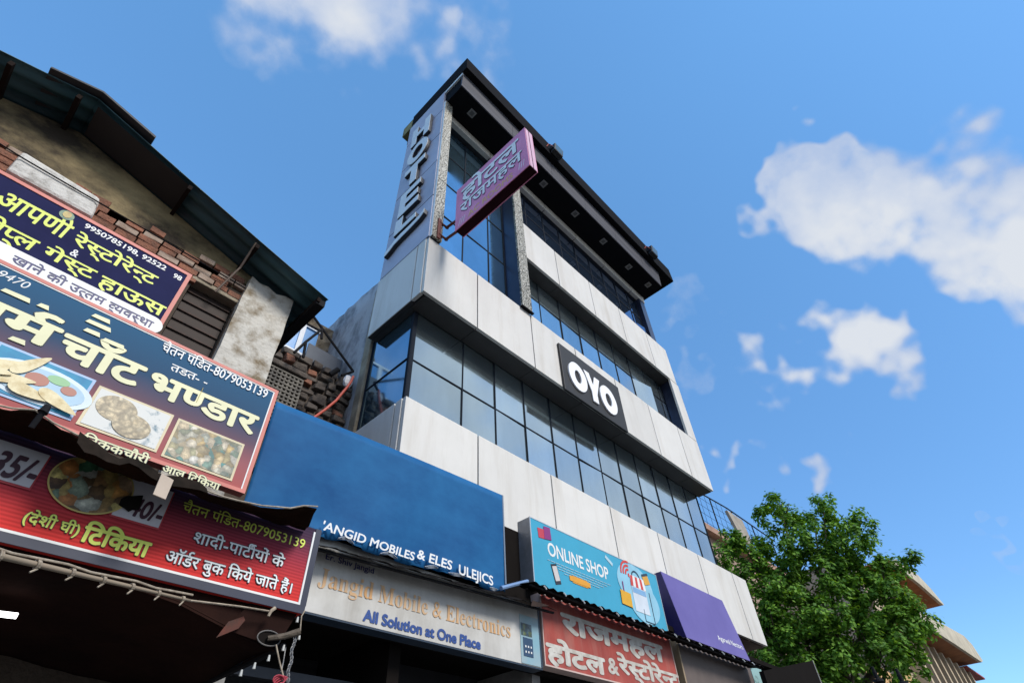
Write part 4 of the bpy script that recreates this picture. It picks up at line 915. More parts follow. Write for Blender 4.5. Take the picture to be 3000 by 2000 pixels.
def ocard(a, b, m, name='artwork', lev=.004):
    p, q = at(*ZO(*a), y), at(*ZO(*b), y)
    MB().box(min(p.x, q.x), max(p.x, q.x), y - lev, y - lev + .0015, min(p.z, q.z), max(p.z, q.z)).build(name, m, ON)
thin = mat('thin_pale_print', (.42, .60, .68), .5)
for i in range(4):
    p, q = at(*ZO(400 + i * 42, 475 + i * 34), y), at(*ZO(880 - i * 28, 655 + i * 8), y)
    zz = at(*ZO(520, 540), y).z - .003 - i * .026
    xx = p.x
    while xx < q.x:
        w = random.uniform(.03, .08); MB().box(xx, min(q.x, xx + w), y - .004, y - .002, zz, zz + .006).build('thin_rule', thin, ON); xx += w + .012
ocard((595, 668), (705, 660), mat('orange_button', (.75, .34, .03), .5)); 
p = at(*ZO(650, 660), y); MB().box(p.x - .17, p.x + .17, y - .006, y - .004, p.z - .028, p.z + .022).build('button', MATS['orange_button'], ON)
p = at(*ZO(355, 288), y); MB().hexa([(p.x - .05, y - .004, p.z - .06), (p.x + .06, y - .004, p.z - .05), (p.x - .05, y - .002, p.z - .06), (p.x + .06, y - .002, p.z - .05), (p.x - .06, y - .004, p.z + .04), (p.x + .05, y - .004, p.z + .05), (p.x - .06, y - .002, p.z + .04), (p.x + .05, y - .002, p.z + .05)]).build('bag_drawing', mat('red_print', (.52, .05, .08), .5), ON)
p = at(*ZO(397, 290), y); MB().hexa([(p.x - .05, y - .006, p.z - .075), (p.x + .06, y - .006, p.z - .06), (p.x - .05, y - .0042, p.z - .075), (p.x + .06, y - .0042, p.z - .06), (p.x - .05, y - .006, p.z + .06), (p.x + .05, y - .006, p.z + .07), (p.x - .05, y - .0042, p.z + .06), (p.x + .05, y - .0042, p.z + .07)]).build('bag_drawing', mat('plum_print', (.24, .03, .18), .5), ON)
p = at(*ZO(466, 603), y)
def tilted(c, w, h, an, lev, m, name):
    ca, sa = math.cos(an), math.sin(an)
    MB().prism([(c.x + u * ca - v * sa, y - lev, c.z + u * sa + v * ca) for u, v in ((-w, -h), (w, -h), (w, h), (-w, h))], (0, .0015, 0)).build(name, m, ON)
tilted(p, .045, .095, .28, .004, mat('phone_black', (.03, .03, .04), .3), 'phone_drawing'); tilted(p + Vector((0, 0, .005)), .036, .070, .28, .006, mat('phone_screen', (.62, .58, .55), .3), 'phone_drawing')
sky_b = mat('pale_blue_blob', (.28, .56, .70), .5)
def oell(a, rx, rz, lev, m, name='artwork'):
    c = at(*ZO(*a), y); MB().prism([(p_.x, y - lev, p_.z) for p_ in ell(c, rx, rz, 36)], (0, .0015, 0)).build(name, m, ON)
oell((1075, 690), .36, .24, .004, sky_b); oell((1140, 820), .32, .23, .0055, sky_b)
red_p = mat('bright_red_print', (.62, .06, .05), .5)
def arc(a, r, w, a0, a1, lev, m, name='artwork'):
    c = at(*ZO(*a), y); b = MB(); N = 18
    for k in range(N):
        t0, t1 = a0 + (a1 - a0) * k / N, a0 + (a1 - a0) * (k + 1) / N
        b.face([(c.x + (r + s) * math.cos(t), y - lev, c.z + (r + s) * math.sin(t)) for t, s in ((t0, 0), (t0, w), (t1, w), (t1, 0))])
    b.build(name, m, ON)
for r in (.05, .095, .14): arc((1022, 612), r, .026, 1.4, 3.2, .0075, red_p)
oell((1022, 612), .022, .022, .0078, red_p)
c = at(*ZO(1085, 690), y)
body = MB().box(c.x - .13, c.x + .16, y - .0090, y - .0075, c.z - .30, c.z + .10); body.build('shop_drawing', mat('white_shop_print', (.62, .68, .74), .5), ON)
for k in range(6):
    MB().hexa([(c.x - .14 + k * .052, y - .0105, c.z - .03), (c.x - .088 + k * .052, y - .0105, c.z - .03), (c.x - .14 + k * .052, y - .0092, c.z - .03), (c.x - .088 + k * .052, y - .0092, c.z - .03), (c.x - .12 + k * .046, y - .0105, c.z + .09), (c.x - .074 + k * .046, y - .0105, c.z + .09), (c.x - .12 + k * .046, y - .0092, c.z + .09), (c.x - .074 + k * .046, y - .0092, c.z + .09)]).build('shop_drawing', red_p if k % 2 == 0 else wht, ON)
MB().box(c.x - .12, c.x + .15, y - .0105, y - .0092, c.z - .10, c.z - .04).build('shop_drawing', mat('steel_blue_print', (.22, .42, .66), .5), ON)
arc((1075, 640), .075, .016, 0, math.pi, .0095, mat('ink_print', (.02, .05, .08), .5))
c = at(*ZO(1150, 650), y); tilted(c, .065, .055, .3, .0100, mat('amber_print', (.70, .36, .05), .5), 'wallet_drawing'); tilted(c + Vector((-.01, 0, .055)), .07, .014, .3, .0115, MATS['ink_print'], 'wallet_drawing')
c = at(*ZO(1003, 790), y); tilted(c, .10, .075, -.03, .0100, mat('yellow_orange_print', (.72, .38, .02), .5), 'basket_drawing'); MB().box(c.x - .03, c.x - .015, y - .0105, y - .0090, c.z + .07, c.z + .18).build('basket_drawing', MATS['plum_print'], ON)
c = at(*ZO(1160, 830), y); MB().box(c.x - .10, c.x + .10, y - .0095, y - .0080, c.z - .21, c.z - .20).box(c.x + .09, c.x + .10, y - .0095, y - .0080, c.z - .199, c.z + .14).box(c.x - .10, c.x - .09, y - .0095, y - .0080, c.z - .199, c.z - .08).build('line_drawing', MATS['ink_print'], ON)
c = at(*ZO(870, 500), y); tilted(c, .07, .02, -.5, .004, thin, 'artwork')
y = 3.3

# slanted purple box
PU = thing('slanted_sign', 'plain violet slanted sign box with tiny white lettering near its corner', 'sign', (7.3, 3.4, 3.6))
ut = 3.50; lt = 3.36
A, Bq = at(1936, 1677, ut), at(2117, 1757, ut); Dq, Cq = at(2006, 1853, lt), at(2190, 1925, lt)
A.x = Dq.x = (A.x + Dq.x) / 2; Bq.x = Cq.x = (Bq.x + Cq.x) / 2; A.z = Bq.z = (A.z + Bq.z) / 2; Dq.z = Cq.z = Dq.z - .05
dn = (Bq - A).cross(Dq - A).normalized(); dn = dn if dn.y < 0 else -dn
bkp = Vector((0, .22, 0))
MB().hexa([Dq, Cq, Dq + bkp, Cq + bkp, A, Bq, A + bkp * .45, Bq + bkp * .45]).build('box', mat('shaded_indigo_return', (.022, .018, .12), .5), PU)  # side of the box lies in shade; its darkness is in the colour
MB().prism([p_ + dn * .001 for p_ in (Dq, Cq, Bq, A)], dn * .006).build('face', mat('violet_flex', (.165, .14, .38), .5, c2=(.125, .105, .31), scale=.8, spec=.15), PU)
ux_ = (Cq - Dq).normalized(); uv_ = (A - Dq).normalized(); L_ = (Cq - Dq).length
lay, w_ = layout('Agarwal Nectors'); tb = MB()
letters(tb, 'Agarwal Nectors', Dq + ux_ * L_ * .55 + uv_ * .14 + dn * .008, ux_ * (L_ * .42 / w_), uv_ * .10, dn, 'l', .01); tb.build('lettering', wht, PU, fix=False)

# ================================================================== AWNINGS
def awning(name, label, x0, x1, yi, zi, yo, zo, m, amp=.016, pitch=.12, ribs=True, jag=0.0, seed=1, dzi=0.0, dzo=0.0):
    rnd = random.Random(seed)
    r = thing(name, label, 'awning', ((x0 + x1) / 2, yi, zi))
    n = int((x1 - x0) / pitch * 8); A_, B_ = [], []
    rws = [[], [], []]
    for i in range(n + 1):
        x = x0 + (x1 - x0) * i / n; w = amp * math.sin(2 * math.pi * (x - x0) / pitch); j = jag * rnd.uniform(-1, 1)
        for k, t in enumerate((0, .5, 1)): rws[k].append((x, yi + (yo - yi) * t + (j if k == 2 else 0), zi + (zo - zi) * t + w + ((dzi * (1 - t) + dzo * t) * (x - x0) / (x1 - x0))))
    MB().grid(rws).build('sheet', m, r, smooth=True, solid=.004)
    MB().hexa([(x0, yo + .03, zo - .020), (x1, yo + .03, zo - .020 + dzo), (x0, yo + .05, zo - .020), (x1, yo + .05, zo - .020 + dzo), (x0, yo + .03, zo - .006), (x1, yo + .03, zo - .006 + dzo), (x0, yo + .05, zo - .006), (x1, yo + .05, zo - .006 + dzo)]).build('rail', pole_m, r)
    return r
black_sheet = mat('sooty_roof_sheet', (.014, .012, .012), .95, 0, c2=(.01, .01, .01), scale=4, spec=.05)
AW = awning('sheet_awning', 'long black corrugated awning under the turquoise and violet signs', 3.62, 8.15, 3.29, CAMH + 1.795, 3.08, CAMH + 1.757, black_sheet, amp=.010, pitch=.12)
for i in range(16):
    x = 3.75 + i * .27; z = CAMH + 1.742 + random.uniform(-.004, .004)
    MB().tube([(x, 3.075, z + .012), (x + .005, 3.062, z - .004), (x + .008, 3.055, z - .022)], .0065, 5).build('hook_bolt', bulb_m, AW)
AW2 = awning('sheet_awning', 'black torn awning strip between the blue fabric and the white board', 1.40, 3.98, 3.29, CAMH + 1.583, 3.14, CAMH + 1.518, black_sheet, amp=.005, pitch=.3, jag=.012, dzi=.115, dzo=.10)
tf = MB()
for a, b, d in (((1420, 640), (1500, 660), .02), ((1520, 690), (1600, 705), .02), ((1590, 745), (1640, 770), .03)):
    pass
MB().prism([at(1560, 1757, 3.12), at(1609, 1773, 3.10), at(1578, 1776, 3.12), at(1556, 1774, 3.13)], (0, .006, 0)).build('torn_corner', rust_m, AW2)
tag(MB().tube([at(1468, 1722, 3.2), at(1545, 1702, 3.28)], .018, 8).build('blue_pipe', mat('pale_blue_pipe', (.22, .34, .55), .4, .2)), 'pale blue pipe between the blue fabric and the turquoise sign', 'pipe')
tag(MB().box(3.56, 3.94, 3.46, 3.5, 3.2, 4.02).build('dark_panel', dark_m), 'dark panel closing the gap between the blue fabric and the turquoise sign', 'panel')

# shop fronts behind the signs (deep and dark)
SH = thing('shop_front', 'dark recessed shop fronts under the row of sign boards', 'shop', (3.5, 4.4, 0))
MB().box(1.3, 8.9, 4.45, 4.55, .12, 3.6).build('shutter', shutter_m, SH)
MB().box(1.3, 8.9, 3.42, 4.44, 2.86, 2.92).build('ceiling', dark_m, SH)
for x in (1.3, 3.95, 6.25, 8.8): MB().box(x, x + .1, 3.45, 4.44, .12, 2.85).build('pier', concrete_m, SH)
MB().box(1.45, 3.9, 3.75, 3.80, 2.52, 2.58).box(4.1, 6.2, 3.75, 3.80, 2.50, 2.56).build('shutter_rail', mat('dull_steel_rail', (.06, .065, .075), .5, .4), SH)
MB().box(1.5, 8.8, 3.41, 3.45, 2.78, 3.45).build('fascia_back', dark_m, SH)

# ================================================================== FOOD STALL
ST = thing('food_stall', 'dark brown tarpaulin food stall under the red price board', 'stall', (-.4, 3.2, 0))
# tarpaulin canopy above the price board
outer = [Z5(-900, 60), Z5(-300, 150), Z5(0, 215), Z5(450, 245), Z5(560, 330), Z5(800, 480), Z5(1000, 585), Z5(1250, 740), Z5(1550, 885), Z5(1660, 890), Z5(1900, 1010), Z5(1960, 1045), Z5(2160, 1112), Z3(1260, 622), Z3(1450, 690), Z3(1620, 762), Z3(1760, 790), Z3(1850, 800), Z3(2000, 822), Z3(2100, 815), Z3(2180, 806), Z3(2240, 812)]
OP = [at(*p_, 2.38) for p_ in outer]
# densify
DP = []
for a, b in zip(OP[:-1], OP[1:]):
    k = max(1, int((b - a).length / .03))
    for q in range(k):
        v = a.lerp(b, q / k); DP.append(v + Vector((0, random.uniform(-.006, .006), random.uniform(-.004, .004))))
DP.append(OP[-1])
rws = []
for k in range(9):
    t = k / 8; r = []
    for i, v in enumerate(DP):
        inner = Vector((v.x * 1.04 + .02, 2.594, CAMH + .507 * 2.594 + .004 * math.sin(i * .31)))
        q = v.lerp(inner, t); sag = .022 * math.sin(math.pi * t) * (1 + .6 * math.sin(i * .23 + k)); r.append((q.x, q.y, q.z - sag + .006 * math.sin(i * .9 + k * 1.7)))
    rws.append(r)
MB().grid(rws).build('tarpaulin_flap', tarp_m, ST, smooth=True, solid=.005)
# frayed second layer and strings along the edge
fr2 = [[], []]
for i, v in enumerate(DP):
    if Z5(900, 0)[0] < 1e9 and v.x > .10 and v.x < .68:
        fr2[0].append(v + Vector((.0, -.012, .012 + .008 * math.sin(i * 1.1)))); fr2[1].append(v + Vector((.01, -.02, -.028 + .012 * math.sin(i * .8) + random.uniform(-.006, .006))))
MB().grid(fr2).build('frayed_edge', mat('dark_frayed_cloth', (.03, .022, .017), .9, spec=.05, c2=(.012, .010, .008), scale=8), ST, solid=.003)
MB().tube([v + Vector((0, -.006, .004)) for v in DP[::2]], .004, 5).build('hem_cord', rope_m, ST)
p_ = at(489, 1392, 2.35); q_ = at(470, 1455, 2.35)
MB().hexa([(q_.x - .03, 2.345, q_.z), (q_.x + .02, 2.345, q_.z - .005), (q_.x - .03, 2.352, q_.z), (q_.x + .02, 2.352, q_.z - .005), (p_.x - .022, 2.345, p_.z), (p_.x + .03, 2.345, p_.z - .012), (p_.x - .022, 2.352, p_.z), (p_.x + .03, 2.352, p_.z - .012)]).build('cloth_strip', mat('pale_cloth_strip', (.55, .45, .36), .8), ST)
kp = at(112, 1226, 2.33)
MB().tube([kp + Vector((-.002, .02, -.03)), kp + Vector((0, 0, .03))], .010, 8).tube([kp + Vector((0, 0, .028)), kp + Vector((.001, 0, .036)), kp + Vector((.002, 0, .052)), kp + Vector((.002, 0, .06))], .018, 10, .011).build('pole_end', pole_m, ST)
# lining ceiling that sags from the board to the back, right edge on a rod
r0 = at(812, 1893, 2.62); r1 = r0 + Vector((0, 1.25, -.0)); 
rws = []
for k in range(13):
    t = k / 12; r = []
    for i in range(25):
        u = i / 24; x = -2.4 + (r0.x + 2.4) * u
        zf = bz0 + .01; zr = r0.z
        zz = zf + (zr - zf) * (u ** 6) - .03 * math.sin(math.pi * t) * (1 - u) - .10 * t * (1 - u)
        r.append((x, 2.64 + 1.3 * t, zz + .012 * math.sin(i * 1.3 + k * .8)))
    rws.append(r)
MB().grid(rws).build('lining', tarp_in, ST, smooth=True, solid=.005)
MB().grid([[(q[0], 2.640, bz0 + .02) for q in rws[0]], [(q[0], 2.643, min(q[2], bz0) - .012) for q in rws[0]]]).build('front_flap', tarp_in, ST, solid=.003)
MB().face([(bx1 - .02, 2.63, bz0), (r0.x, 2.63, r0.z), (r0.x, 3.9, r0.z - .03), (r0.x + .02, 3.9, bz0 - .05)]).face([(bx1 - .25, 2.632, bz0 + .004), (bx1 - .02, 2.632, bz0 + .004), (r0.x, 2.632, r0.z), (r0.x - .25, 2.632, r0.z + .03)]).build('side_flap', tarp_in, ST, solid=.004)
MB().tube([r0 + Vector((.02, -.02, 0)), r0 + Vector((-.0, 1.3, -.02))], .016, 8).build('edge_rod', pole_m, ST)
MB().box(-3.0, 1.35, 3.93, 3.98, .12, 2.6).box(-3.05, -3.0, 2.7, 3.93, .12, 2.6).build('back_cloth', dark_m, ST)
MB().tube([(-.9, 3.85, .12), (-.9, 3.85, 2.4)], .03, 8).build('post', pole_m, ST); MB().tube([(1.25, 3.85, .12), (1.25, 3.85, 2.45)], .03, 8).build('post', pole_m, ST)
# printed patch, hole and stick on the lining
pp_ = [at(*ZK(*q), 2.60) for q in ((150, 970), (310, 760), (510, 690), (530, 740), (440, 850))]
MB().prism([(v.x, 2.60, v.z) for v in pp_], (0, .002, 0)).build('printed_patch', mat('red_orange_patch', (.12, .025, .012), .7, c2=(.05, .02, .012), scale=16), ST)
hc = at(*ZK(840, 980), 2.60)
MB().prism([(v.x, 2.602, v.z) for v in ell(hc, .055, .030, 24)], (0, .002, 0)).build('lining_hole', dark_m, ST)
MB().tube([(hc.x + .055 * math.cos(t), 2.598, hc.z + .030 * math.sin(t)) for t in [2 * math.pi * k / 24 for k in range(25)]], .0028, 5, cap=False).build('hole_rim', mat('grey_rim', (.16, .15, .14), .6), ST)
MB().tube([hc + Vector((-.01, -.01, -.004)), at(*ZK(1050, 950), 2.57), at(*ZK(1250, 890), 2.55)], .011, 8, .016).build('stick', mat('knotty_stick', (.16, .13, .10), .9, c2=(.07, .055, .04), scale=20, bump=.5), ST)

# bound pole under the board
BP = thing('bound_pole', 'cream pole bound with rope ties hanging under the red price board', 'pole', (-.2, 2.35, 2.3))
pA, pB = at(-160, 1590, 2.20), at(557, 1758, 2.50)
mid = [pA.lerp(pB, k / 10) for k in range(11)]
MB().tube(mid, .011, 10, .005).build('pole', pipe_white, BP, smooth=True)
MB().tube([v + Vector((0, -.008, .016 + .004 * math.sin(i * 2.1))) for i, v in enumerate(mid)] , .004, 6).build('cord', rope_m, BP)
for k in range(7):
    v = pA.lerp(pB, .16 + k * .132); rr_ = .024 - .0015 * k * 1.2; d_ = (pB - pA).normalized(); u_ = d_.orthogonal().normalized(); w_2 = d_.cross(u_)
    MB().tube([v + (u_ * math.cos(t) + w_2 * math.sin(t)) * rr_ * .62 + d_ * .006 * t / 6 for t in [2 * math.pi * q / 12 for q in range(20)]] + [v + Vector((-.004, -.012, -.030))], .0030, 5).build('tie', rope_m, BP)
MB().tube([pB + Vector((0, 0, .0)), at(700, 1775, 2.56), at(788, 1789, 2.58)], .004, 5).build('string', rope_m, BP)
kn = at(796, 1790, 2.57)
MB().tube([kn + Vector((.012, 0, .018)), kn + Vector((-.004, 0, .0)), kn + Vector((-.010, 0, -.022))], .009, 7, .006).build('knot', rope_m, BP)
# tube lamp
ta, tb_ = at(-60, 1790, 3.0), at(50, 1803, 3.0)
TL = thing('tube_lamp', 'short lit white tube lamp inside the dark stall', 'lamp', tuple((ta + tb_) / 2))
MB().tube([ta, tb_], .011, 10).build('tube', tube_m, TL, smooth=True)
MB().box(ta.x, tb_.x, 3.018, 3.04, tb_.z - .005, ta.z + .02).build('holder', dark_m, TL)
# chain, rope and bulbs at the stall corner
ch = MB(); c0, c1_ = at(*ZK(1180, 960), 2.56), at(*ZK(1080, 1560), 2.56)
for k in range(22):
    v = c0.lerp(c1_, k / 21) + Vector((.004 * math.sin(k * .7), 0, 0)); a_ = (k % 2) * math.pi / 2
    ch.tube([v + Vector((.006 * math.cos(t) * math.cos(a_), .006 * math.cos(t) * math.sin(a_), .011 * math.sin(t))) for t in [2 * math.pi * q / 8 for q in range(9)]], .0018, 4, cap=False)
tag(ch.build('chain', chain_m), 'thin steel chain hanging from the right corner of the stall', 'chain')
tag(MB().tube([at(*ZK(935, 1060), 2.57), at(*ZK(980, 1280), 2.57), at(*ZK(1030, 1470), 2.57)], .004, 5).build('rope', rope_m), 'thin pale rope slanting down beside the hanging chain', 'rope')
tag(MB().tube([at(*ZK(1060, 1100), 2.60), at(*ZK(1030, 1290), 2.60), at(*ZK(1000, 1420), 2.60)], .003, 5).build('wire', chain_m), 'dark wire hanging between the rope and the chain', 'wire')
rc_ = MB(); cc = at(*ZK(1000, 1530), 2.55)
for k in range(4):
    rc_.tube([cc + Vector((.026 * math.cos(t) + .006 * k - .01, .004 * k, .018 * math.sin(t + k * .4))) for t in [2 * math.pi * q / 14 for q in range(15)]], .003, 5, cap=False)
tag(rc_.build('cord_bundle', mat('crimson_cord', (.38, .04, .06), .6)), 'small crimson cord bundle tied at the foot of the chain', 'cord')
STR = thing('bulb_string', 'string of small clear bulbs along the edge rod of the stall', 'lights', tuple(r0))
MB().tube([at(*ZK(*q), 2.58) for q in ((1310, 620), (1270, 690), (1260, 780), (1250, 920), (1240, 960))], .0035, 5).build('wire', rope_m, STR)
for q in ((1238, 965), (1032, 1110), (838, 1245), (650, 1345), (475, 1440), (1215, 740)):
    v = at(*ZK(*q), 2.58); MB().tube([v + Vector((0, 0, .014)), v + Vector((0, 0, .006)), v, v + Vector((0, 0, -.010))], .004, 7, .0065).build('bulb', bulb_m, STR)

# ================================================================== STREET FURTHER RIGHT
# tree beside the hotel
leaf_m = bpy.data.materials.new('leaf'); leaf_m.use_nodes = True
n_, l_ = leaf_m.node_tree.nodes, leaf_m.node_tree.links
g_ = n_.new('ShaderNodeNewGeometry'); ra_ = n_.new('ShaderNodeValToRGB'); l_.new(g_.outputs['Random Per Island'], ra_.inputs[0])
ra_.color_ramp.elements[0].color = (.045, .11, .014, 1); ra_.color_ramp.elements[1].color = (.24, .43, .055, 1)
e_ = ra_.color_ramp.elements.new(.55); e_.color = (.10, .24, .028, 1)
b_ = n_['Principled BSDF']; b_.inputs['Roughness'].default_value = .6; b_.inputs['Specular IOR Level'].default_value = .2; l_.new(ra_.outputs[0], b_.inputs['Base Color'])
tr_ = n_.new('ShaderNodeBsdfTranslucent'); hs_ = n_.new('ShaderNodeMix'); hs_.data_type = 'RGBA'; hs_.blend_type = 'MULTIPLY'; hs_.inputs[0].default_value = 1
l_.new(ra_.outputs[0], hs_.inputs[6]); hs_.inputs[7].default_value = (1.6, 1.5, .6, 1); l_.new(hs_.outputs[2], tr_.inputs['Color'])
ms_ = n_.new('ShaderNodeMixShader'); ms_.inputs[0].default_value = .28; l_.new(b_.outputs[0], ms_.inputs[1]); l_.new(tr_.outputs[0], ms_.inputs[2]); l_.new(ms_.outputs[0], n_['Material Output'].inputs['Surface'])
TR = thing('leafy_tree', 'dense green leafy tree rising beside the right end of the hotel', 'tree', (15.6, 4.3, 0))
rnd = random.Random(11)
def at_r(px, py, dist):
    d = ray(px, py); d = d / math.hypot(d.x, d.y) * dist
    return Vector((d.x, d.y, d.z + CAMH))
LOB = []   # photo position, radius in photo pixels, distance
for px, py, r, d in [(2285, 1478, 40, 15.5), (2248, 1505, 28, 15.2), (2330, 1515, 45, 15.8), (2412, 1488, 36, 16.0), (2480, 1520, 45, 16.2), (2390, 1560, 90, 15.8), (2300, 1590, 80, 15.4), (2500, 1600, 75, 16.2),
                     (2130, 1590, 36, 14.6), (2165, 1575, 38, 14.8), (2115, 1640, 45, 14.6), (2190, 1650, 70, 15.0), (2270, 1680, 90, 15.4), (2400, 1670, 100, 15.8), (2520, 1680, 80, 16.2), (2585, 1650, 42, 16.4),
                     (2662, 1645, 26, 16.6), (2610, 1720, 50, 16.5), (2560, 1760, 90, 16.0), (2440, 1780, 100, 15.6), (2320, 1790, 95, 15.2), (2230, 1760, 70, 15.0), (2240, 1850, 70, 15.0),
                     (2650, 1800, 50, 16.4), (2705, 1812, 30, 16.5), (2600, 1835, 75, 16.2), (2500, 1870, 95, 15.7), (2380, 1890, 95, 15.2), (2280, 1910, 75, 15.0), (2630, 1890, 45, 16.2), (2600, 1920, 75, 16.0), (2440, 1950, 60, 15.4), (2650, 1925, 32, 16.2),
                     (2430, 2010, 70, 15.4), (2330, 1990, 70, 15.0), (2240, 1960, 50, 14.8)]:
    LOB.append((at_r(px, py, d), r / FPX * d * 1.02))
lv = MB(); V, F = [], []
def leaf(p, nrm, ln, wd):
    t = nrm.orthogonal().normalized(); a = rnd.uniform(0, 6.283); b2 = nrm.cross(t)
    u = t * math.cos(a) + b2 * math.sin(a); v = nrm.cross(u)
    i = len(V)
    dr = nrm * (-.18 * ln)
    V.extend([p, p + u * ln * .5 + v * wd + dr * .3, p + u * ln + dr, p + u * ln * .5 - v * wd + dr * .3]); F.append((i, i + 1, i + 2, i + 3))
CLUMPS = []
for c, r in LOB:
    nc = max(7, int(27 * (r / .75) ** 2))
    for _ in range(nc):
        d = Vector((rnd.gauss(0, 1), rnd.gauss(0, 1), rnd.gauss(0, 1))).normalized()
        q = c + d * r * rnd.uniform(.40, 1.0)
        CLUMPS.append((q, d, rnd.uniform(.13, .25)))
for q, d, rc2 in CLUMPS:
    k = int(rnd.uniform(44, 70))
    for _ in range(k):
        e = Vector((rnd.gauss(0, 1), rnd.gauss(0, 1), rnd.gauss(0, 1))).normalized()
        p = q + e * rc2 * rnd.uniform(.25, 1)
        nr = (e * .5 + d * .5 + Vector((0, 0, .75)) + Vector((rnd.gauss(0, .35), rnd.gauss(0, .35), rnd.gauss(0, .35)))).normalized()
        leaf(p, nr, rnd.uniform(.08, .14), rnd.uniform(.022, .04))
lv.v = V; lv.f = F; lv.mi = [0] * len(F)
lv.build('crown', leaf_m, TR, fix=False)
tk = MB(); bx_ = Vector((15.7, 4.3, 0)); fork = Vector((15.6, 4.25, 3.6))
tk.tube([bx_, bx_ + Vector((.05, .02, 1.2)), bx_ + Vector((-.05, 0, 2.4)), fork], .24, 12, .17)
tips = [LOB[i][0] for i in (0, 3, 5, 9, 11, 13, 15, 18, 19, 20, 22, 25, 26, 28, 30)]
for t in tips:
    m_ = fork.lerp(t, .5) + Vector((rnd.uniform(-.3, .3), rnd.uniform(-.3, .3), rnd.uniform(-.3, .1)))
    m0 = fork.lerp(t, .2) + Vector((rnd.uniform(-.1, .1), rnd.uniform(-.1, .1), .1))
    tk.tube([fork - Vector((0, 0, .1)), m0, m_, t], .085, 7, .018)
    for _ in range(4):
        s_ = m_.lerp(t, rnd.uniform(0, .8)); e_v = s_ + Vector((rnd.uniform(-.7, .7), rnd.uniform(-.5, .5), rnd.uniform(.1, .7)))
        tk.tube([s_, s_.lerp(e_v, .5) + Vector((0, 0, .06)), e_v], .022, 5, .007)
tk.build('trunk', bark_m, TR, smooth=True)

# pinkish house behind the tree with a railing and board on its roof
P1 = thing('pink_house', 'pinkish plastered house half hidden behind the leafy tree', 'building', (24, 10, 0))
pz = CAMH + 1.13 * 8
MB().box(18.5, 29, 8.0, 16, .1, pz - .25).build('wall', pinkwall_m, P1)
MB().box(18.3, 29.2, 7.7, 16.2, pz - .245, pz).build('roof_slab', mat('faded_rose_slab', (.45, .27, .20), .9, c2=(.25, .16, .12), scale=2), P1)
for i in range(4):
    for zz in (3.2, 6.2):
        w_ = MB().box(19.6 + i * 2.5, 20.7 + i * 2.5, 7.97, 7.995, zz, zz + 1.5).build('window', bldg_dark, P1)
        MB().box(19.5 + i * 2.5, 20.8 + i * 2.5, 7.6, 7.99, zz + 1.52, zz + 1.60).build('sunshade', creamwall_m, w_)
RL = thing('roof_railing', 'thin black wire railing on the flat roof of the pinkish house', 'railing', (22, 8, pz))
rb = MB()
x0, x1, zt = 18.9, 27.5, CAMH + 1.355 * 8
rb.tube([(x0, 7.9, zt - .25), (22.6, 7.9, zt)], .03, 6).tube([(22.6, 7.9, zt), (x1, 7.9, zt - .05)], .03, 6)
for i in range(18):
    x = x0 + .1 + i * .5; rb.tube([(x, 7.9, pz), (x, 7.9, zt - .03 - (.25 * (22.6 - x) / 3.7 if x < 22.6 else 0))], .007 if i % 4 else .028, 5)
for k in range(4): rb.tube([(x0, 7.9, pz + .3 + k * .35), (x1, 7.9, pz + .3 + k * .38)], .007, 5)
rb.build('wires', pole_m, RL)
b1, b2_, b3, b4 = at(*ZT(322, 232), 7.7), at(*ZT(432, 305), 7.7), at(*ZT(520, 500), 7.7), at(*ZT(440, 450), 7.7)
tag(MB().prism([b1, b2_, b3, b4], (0, .12, 0)).build('roof_board', mat('weathered_buff_board', (.40, .36, .30), .8, c2=(.26, .23, .19), scale=2)), 'weathered buff board leaning on the rooftop railing above the tree', 'board')

# cream house with thick canopies at the far right
P2 = thing('cream_house', 'cream house with two projecting canopies at the far right of the street', 'building', (32, 6, 0))
MB().box(24, 35.8, 4.5, 12, .1, 9.6).build('wall', creamwall_m, P2)
for i in range(9):
    x = 25.2 + i * 1.25
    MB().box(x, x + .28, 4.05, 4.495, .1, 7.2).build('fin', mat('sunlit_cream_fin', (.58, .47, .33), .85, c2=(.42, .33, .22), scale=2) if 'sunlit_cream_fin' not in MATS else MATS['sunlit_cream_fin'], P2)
    w_ = MB().box(x + .35, x + 1.15, 4.46, 4.495, .3, 7.0).build('window', bldg_dark, P2)
    MB().box(x + .70, x + .76, 4.40, 4.455, .3, 7.0).build('frame', MATS['cream_canopy_slab'], w_)
def canopy(bot, topp, yf, dep):
    Bp = [at(*q, yf) for q in bot]; Tp = [at(*q, yf) for q in topp]
    c = MB().prism(Bp + list(reversed(Tp)), (0, .12, 0)).build('canopy', chajja_m, P2)
    bb = MB()
    for a, b in zip(Bp[:-1], Bp[1:]):
        bb.prism([a + Vector((0, .121, .003)), b + Vector((0, .121, .003)), b + Vector((0, .121, .12)), a + Vector((0, .121, .12))], (0, dep, 0))
    bb.build('soffit', chajja_under, c)
canopy([ZR(500, -30), ZR(880, 275), ZR(1185, 545)], [ZR(560, -60), ZR(720, 60), ZR(860, 160), ZR(1020, 330), ZR(1190, 535)], 3.4, 1.0)
canopy([ZR(780, 700), ZR(1000, 838), ZR(1330, 1050), ZR(1690, 1292)], [ZR(900, 640), ZR(1150, 778), ZR(1450, 945), ZR(1560, 1060), ZR(1700, 1270)], 3.4, .95)
ra1 = at(*ZR(1470, 1300), 3.9); ra2 = at(*ZR(1690, 1440), 3.9)
MB().box(ra1.x, ra2.x, 3.9, 4.3, ra2.z - .25, ra1.z - .1).build('red_box', mat('deep_red_panel', (.38, .04, .02), .6, c2=(.22, .02, .01), scale=3), P2)
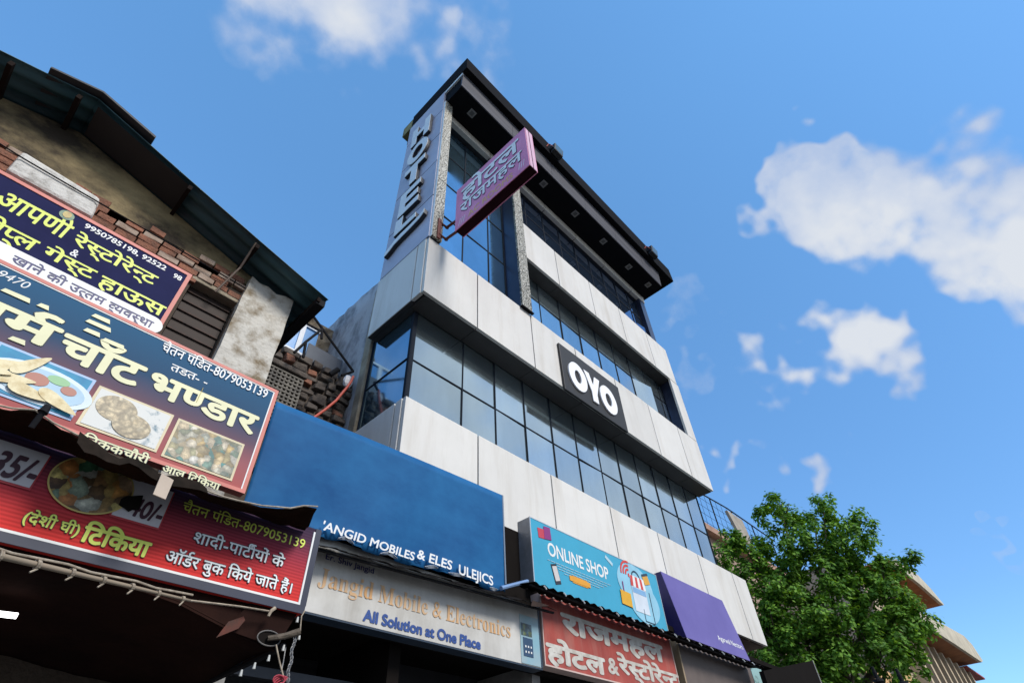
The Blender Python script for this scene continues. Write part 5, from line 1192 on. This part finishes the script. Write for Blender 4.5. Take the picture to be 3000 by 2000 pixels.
# street clutter at the lower right edge
YB = thing('yellow_sign_board', 'bright orange yellow board standing behind two black ringed posts', 'sign', (17.5, 3.9, 4))
q = [at(*ZR(135, 1390), 3.9), at(*ZR(330, 1340), 3.9), at(*ZR(540, 1470), 3.9), at(*ZR(560, 1640), 3.9), at(*ZR(190, 1700), 3.9)]
MB().prism(q, (0, .1, 0)).build('board', mat('orange_buff_board', (.66, .40, .16), .6, var=.08), YB)
MB().tube([(17.5, 4.03, 0.1), (17.5, 4.03, 4.6)], .06, 8).build('post', pole_m, YB)
q = [at(*ZR(590, 1210), 4.0), at(*ZR(720, 1400), 4.0), at(*ZR(830, 1600), 4.0), at(*ZR(700, 1600), 4.0), at(*ZR(610, 1400), 4.0)]
tag(MB().prism(q, (0, .15, 0)).build('tall_panel', mat('amber_panel', (.55, .36, .12), .6)), 'tall narrow amber panel leaning beside the orange yellow board', 'panel')
def ringed(px, py, yy, s, label):
    v = at(px, py, yy); r = thing('ringed_post', label, 'post', (v.x, yy, 0), 'black ringed posts before the orange board')
    prof = [(0, .035), (-.10, .04), (-.14, .05), (-.28, .05), (-.30, .12), (-.36, .13), (-.38, .06), (-.52, .06), (-.54, .13), (-.60, .14), (-.62, .06), (-.9, .06)]
    b = MB(); N = 14
    for (h0, r0_), (h1, r1_) in zip(prof[:-1], prof[1:]):
        for k in range(N):
            t0, t1 = 2 * math.pi * k / N, 2 * math.pi * (k + 1) / N
            b.face([(v.x + r0_ * s * math.cos(t0), yy + r0_ * s * math.sin(t0), v.z + h0 * s), (v.x + r0_ * s * math.cos(t1), yy + r0_ * s * math.sin(t1), v.z + h0 * s), (v.x + r1_ * s * math.cos(t1), yy + r1_ * s * math.sin(t1), v.z + h1 * s), (v.x + r1_ * s * math.cos(t0), yy + r1_ * s * math.sin(t0), v.z + h1 * s)])
    b.build('finial', pole_m, r, smooth=True)
    MB().tube([(v.x, yy, .1), (v.x, yy, v.z - .9 * s)], .06 * s, 10).build('shaft', pole_m, r)
ringed(*ZR(245, 1350), 2.6, .62, 'slim black ringed post in front of the orange yellow board')
ringed(*ZR(560, 1375), 2.6, .75, 'stout black ringed post right of the orange yellow board')
q = [at(*ZT(585, 1395), 3.0), at(*ZT(940, 1320), 3.0), at(*ZT(1010, 1500), 3.0), at(*ZT(640, 1560), 3.0)]
BB = thing('black_board', 'plain black board tilted below the tree at the lower right', 'board', (9, 3.0, 2))
MB().prism(q, (0, .06, 0)).build('board', dark_m, BB)
MB().tube([q[1] + Vector((0, -.004, 0)), q[2] + Vector((0, -.004, 0))], .008, 5).build('edge', mat('pale_edge', (.4, .38, .34), .6), BB)
MB().tube([(q[3].x + .4, 3.08, .1), (q[3].x + .4, 3.08, q[3].z + .1)], .04, 8).build('post', pole_m, BB)
